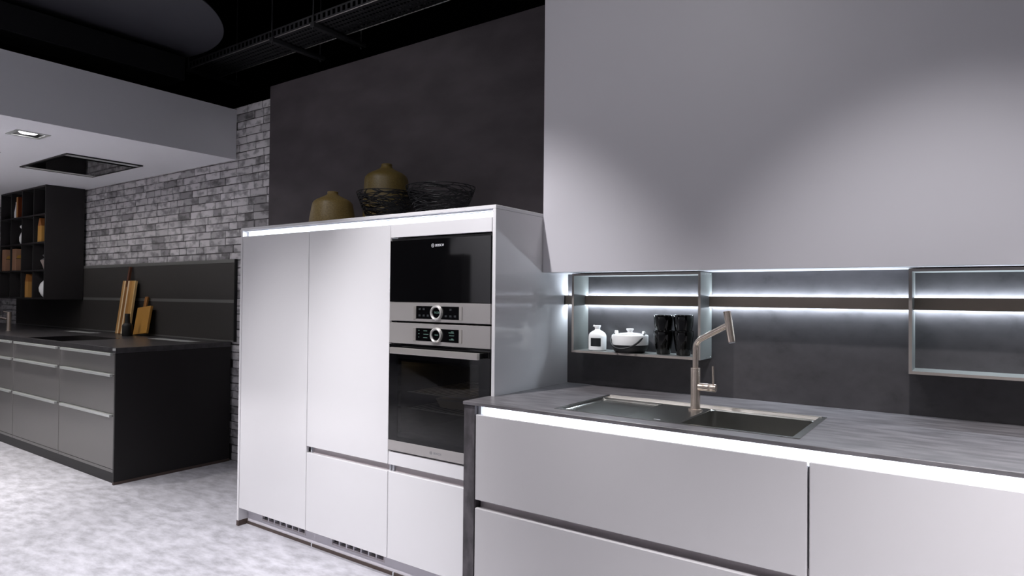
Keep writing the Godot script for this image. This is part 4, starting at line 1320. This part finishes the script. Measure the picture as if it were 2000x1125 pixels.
# ---------------------------------------------------------------- up in the dark
func build_ceiling_things() -> void:
	# recessed lamps in the lowered ceiling
	var i := 0
	var names := ["lit square recessed ceiling lamp with silver frame in front of the extractor", "lit square recessed ceiling lamp whose frame corner touches the left edge", "recessed ceiling lamp past the left edge, third of the row by the hob", "recessed ceiling lamp at the lowered ceiling's front, nearest its open end", "recessed ceiling lamp at the lowered ceiling's front, second from its open end", "recessed ceiling lamp at the lowered ceiling's front, third from its open end"]
	for xz in LAMPS:
		var x: float = xz[0]
		var z: float = xz[1]
		var t := thing("recessed_lamp", names[i], "ceiling lamp", Vector3(x, 2.406, z), "recessed lamps in the lowered ceiling" if i < 2 else "")
		i += 1
		var st := mb()
		for s in [[-0.1, -0.1, 0.1, -0.076], [-0.1, 0.076, 0.1, 0.1], [-0.1, -0.076, -0.076, 0.076], [0.076, -0.076, 0.1, 0.076]]:
			box(st, Vector3(x + s[0], 2.4015, z + s[1]), Vector3(x + s[2], 2.4055, z + s[3]), 0.0006)
		obj("frame", st, M.alu, t)
		st = mb()
		for s in [[-0.09, -0.09, 0.09, -0.076], [-0.09, 0.076, 0.09, 0.09], [-0.09, -0.076, -0.076, 0.076], [0.076, -0.076, 0.09, 0.076]]:
			box(st, Vector3(x + s[0], 2.406, z + s[1]), Vector3(x + s[2], 2.47, z + s[3]))
		box(st, Vector3(x - 0.09, 2.47, z - 0.09), Vector3(x + 0.09, 2.475, z + 0.09))
		obj("housing", st, M.matte_black, t)
		st = mb()
		lathe(st, [Vector2(0.0, 0.0), Vector2(0.05, 0.0), Vector2(0.056, 0.006), Vector2(0.056, 0.02), Vector2(0.0, 0.02)], 32, Transform3D(Basis(), Vector3(x, 2.412, z)))
		obj("lens", st, M.lamp_glow, t)
		var l := SpotLight3D.new()
		l.name = "lamp_light"
		t.add_child(l)
		aim(l, Vector3(0, 0.003, 0), Vector3(0.05, -1.0, -0.08))
		l.light_energy = 0.42 if z < 2.0 else 13.0
		l.light_color = Color(1.0, 0.985, 0.97)
		l.spot_angle = 80.0 if z < 2.0 else 46.0
		l.spot_angle_attenuation = 0.35 if z < 2.0 else 1.0
		l.spot_range = 10.0
		l.spot_attenuation = 2.0
		l.light_size = 0.05
		if z < 2.0:
			var b: SpotLight3D = l.duplicate()
			b.name = "lamp_beam"
			t.add_child(b)
			b.light_energy = 1.5
			b.spot_angle = 44.0
			b.spot_angle_attenuation = 0.9
		l.shadow_enabled = true
	# flush ceiling extractor
	var t := thing("ceiling_extractor", "flush black glass extractor set in the lowered ceiling over the hob", "extractor hood", Vector3(-3.375, 2.395, 0.59))
	var st := mb()
	var a := Vector3(-3.85, 2.396, 0.305)
	var b := Vector3(-2.895, 2.4055, 0.876)
	box(st, a, Vector3(b.x, b.y, a.z + 0.012))
	box(st, Vector3(a.x, a.y, b.z - 0.012), b)
	box(st, Vector3(a.x, a.y, a.z + 0.012), Vector3(a.x + 0.012, b.y, b.z - 0.012))
	box(st, Vector3(b.x - 0.012, a.y, a.z + 0.012), Vector3(b.x, b.y, b.z - 0.012))
	obj("frame", st, M.black, t)
	for x in [a.x + 0.012, b.x - 0.082]:
		obj("side_strip", boxed(Vector3(x, 2.3985, a.z + 0.012), Vector3(x + 0.07, 2.4055, b.z - 0.012)), M.alu, t)
	obj("suction_gap", boxed(Vector3(a.x + 0.082, 2.402, a.z + 0.012), Vector3(b.x - 0.082, 2.4055, b.z - 0.012)), M.matte_black, t)
	obj("glass_plate", boxed(Vector3(a.x + 0.115, 2.394, a.z + 0.03), Vector3(b.x - 0.115, 2.3985, b.z - 0.03), 0.001), M.black_glass, t)
	# big round disc and beam
	t = thing("ceiling_disc", "large dark grey round disc hanging under the black ceiling", "ceiling disc", Vector3(-2.062, 3.2, 1.27))
	st = mb()
	lathe(st, [Vector2(0.0, 0.0), Vector2(1.012, 0.0), Vector2(1.015, 0.003), Vector2(1.0, 0.02), Vector2(0.0, 0.02)], 96, Transform3D(Basis(), Vector3(-2.062, 3.2, 1.27)))
	obj("disc", st, M.disc, t)
	st = mb()
	for q in [[0.6, 0.5], [-0.6, 0.5], [0.0, -0.7]]:
		tube(st, [Vector3(-2.062 + q[0], 3.22, 1.27 + q[1]), Vector3(-2.062 + q[0], 4.6, 1.27 + q[1])], 0.006, 8)
	obj("hanger", st, M.tray, t)
	t = thing("ceiling_beam", "black beam running under the black ceiling below the round disc", "beam", Vector3(-2.3, 3.0, 3.0))
	obj("beam", boxed(Vector3(-2.42, 2.97, 0.36), Vector3(-2.135, 3.15, 6.0), 0.004), M.matte_black, t)
	obj("hanger", boxed(Vector3(-2.30, 3.15, 4.6), Vector3(-2.25, 4.6, 4.65)), M.matte_black, t)
	# cable tray
	t = thing("cable_tray", "perforated metal cable tray hanging from rods under the black ceiling", "cable tray", Vector3(-0.9, 3.2, -0.1))
	var tx0 := -2.52
	var tx1 := 1.3
	for z in [-0.135, 0.13]:
		st = mb()
		box(st, Vector3(tx0, 3.2, z - 0.0015), Vector3(tx1, 3.212, z + 0.0015))
		box(st, Vector3(tx0, 3.248, z - 0.0015), Vector3(tx1, 3.26, z + 0.0015))
		var n := 76
		for k in n:
			var x := tx0 + (tx1 - tx0) * k / n
			box(st, Vector3(x, 3.212, z - 0.0015), Vector3(x + 0.02, 3.248, z + 0.0015))
		obj("side_rail", st, M.tray, t)
	for z in [-0.133, 0.128]:
		st = mb()
		tube(st, [Vector3(tx0, 3.2, z), Vector3(tx1, 3.2, z)], 0.0035, 6)
		obj("edge_lip", st, M.steel, t)
	st = mb()
	# bottom plate: cross webs and long webs leave the slots open
	for k in 120:
		var x := tx0 + (tx1 - tx0) * k / 120.0
		box(st, Vector3(x, 3.2, -0.133), Vector3(x + 0.012, 3.2025, 0.128))
	for k in 6:
		var z: float = -0.133 + 0.261 * (k + 0.5) / 6.0 - 0.012
		box(st, Vector3(tx0, 3.2003, z), Vector3(tx1, 3.2022, z + 0.024))
	var wb := obj("perforated_bottom", st, M.tray, t)
	wb.set_meta("kind", "stuff")
	for x in [-2.50, -1.35, -0.88, 0.6]:
		st = mb()
		box(st, Vector3(x - 0.02, 3.165, -0.32), Vector3(x + 0.02, 3.1985, 0.15), 0.002)
		var br := obj("bracket", st, M.tray, t)
		st = mb()
		for z in [-0.29, 0.14]:
			tube(st, [Vector3(x, 3.15, z), Vector3(x, 4.6, z)], 0.005, 8)
		obj("threaded_rod", st, M.tray, br)
	# opposite the kitchen, behind the camera: a pale partition and a dark display cupboard that the oven glass mirrors
	var w := struct("wall_partition", boxed(Vector3(-3.5, 0.0, 6.0), Vector3(6.0, 2.9, 6.15)), M.partition)
	t = thing("display_cupboard", "black narrow display cupboard standing against the pale partition behind the viewer", "cupboard", Vector3(-3.28, 0, 5.9))
	obj("body", boxed(Vector3(-3.46, 0.0, 5.82), Vector3(-3.10, 1.93, 5.995), 0.003), M.graphite, t)
	obj("door", boxed(Vector3(-3.455, 0.05, 5.80), Vector3(-3.105, 1.925, 5.819), 0.002), M.graphite, t)
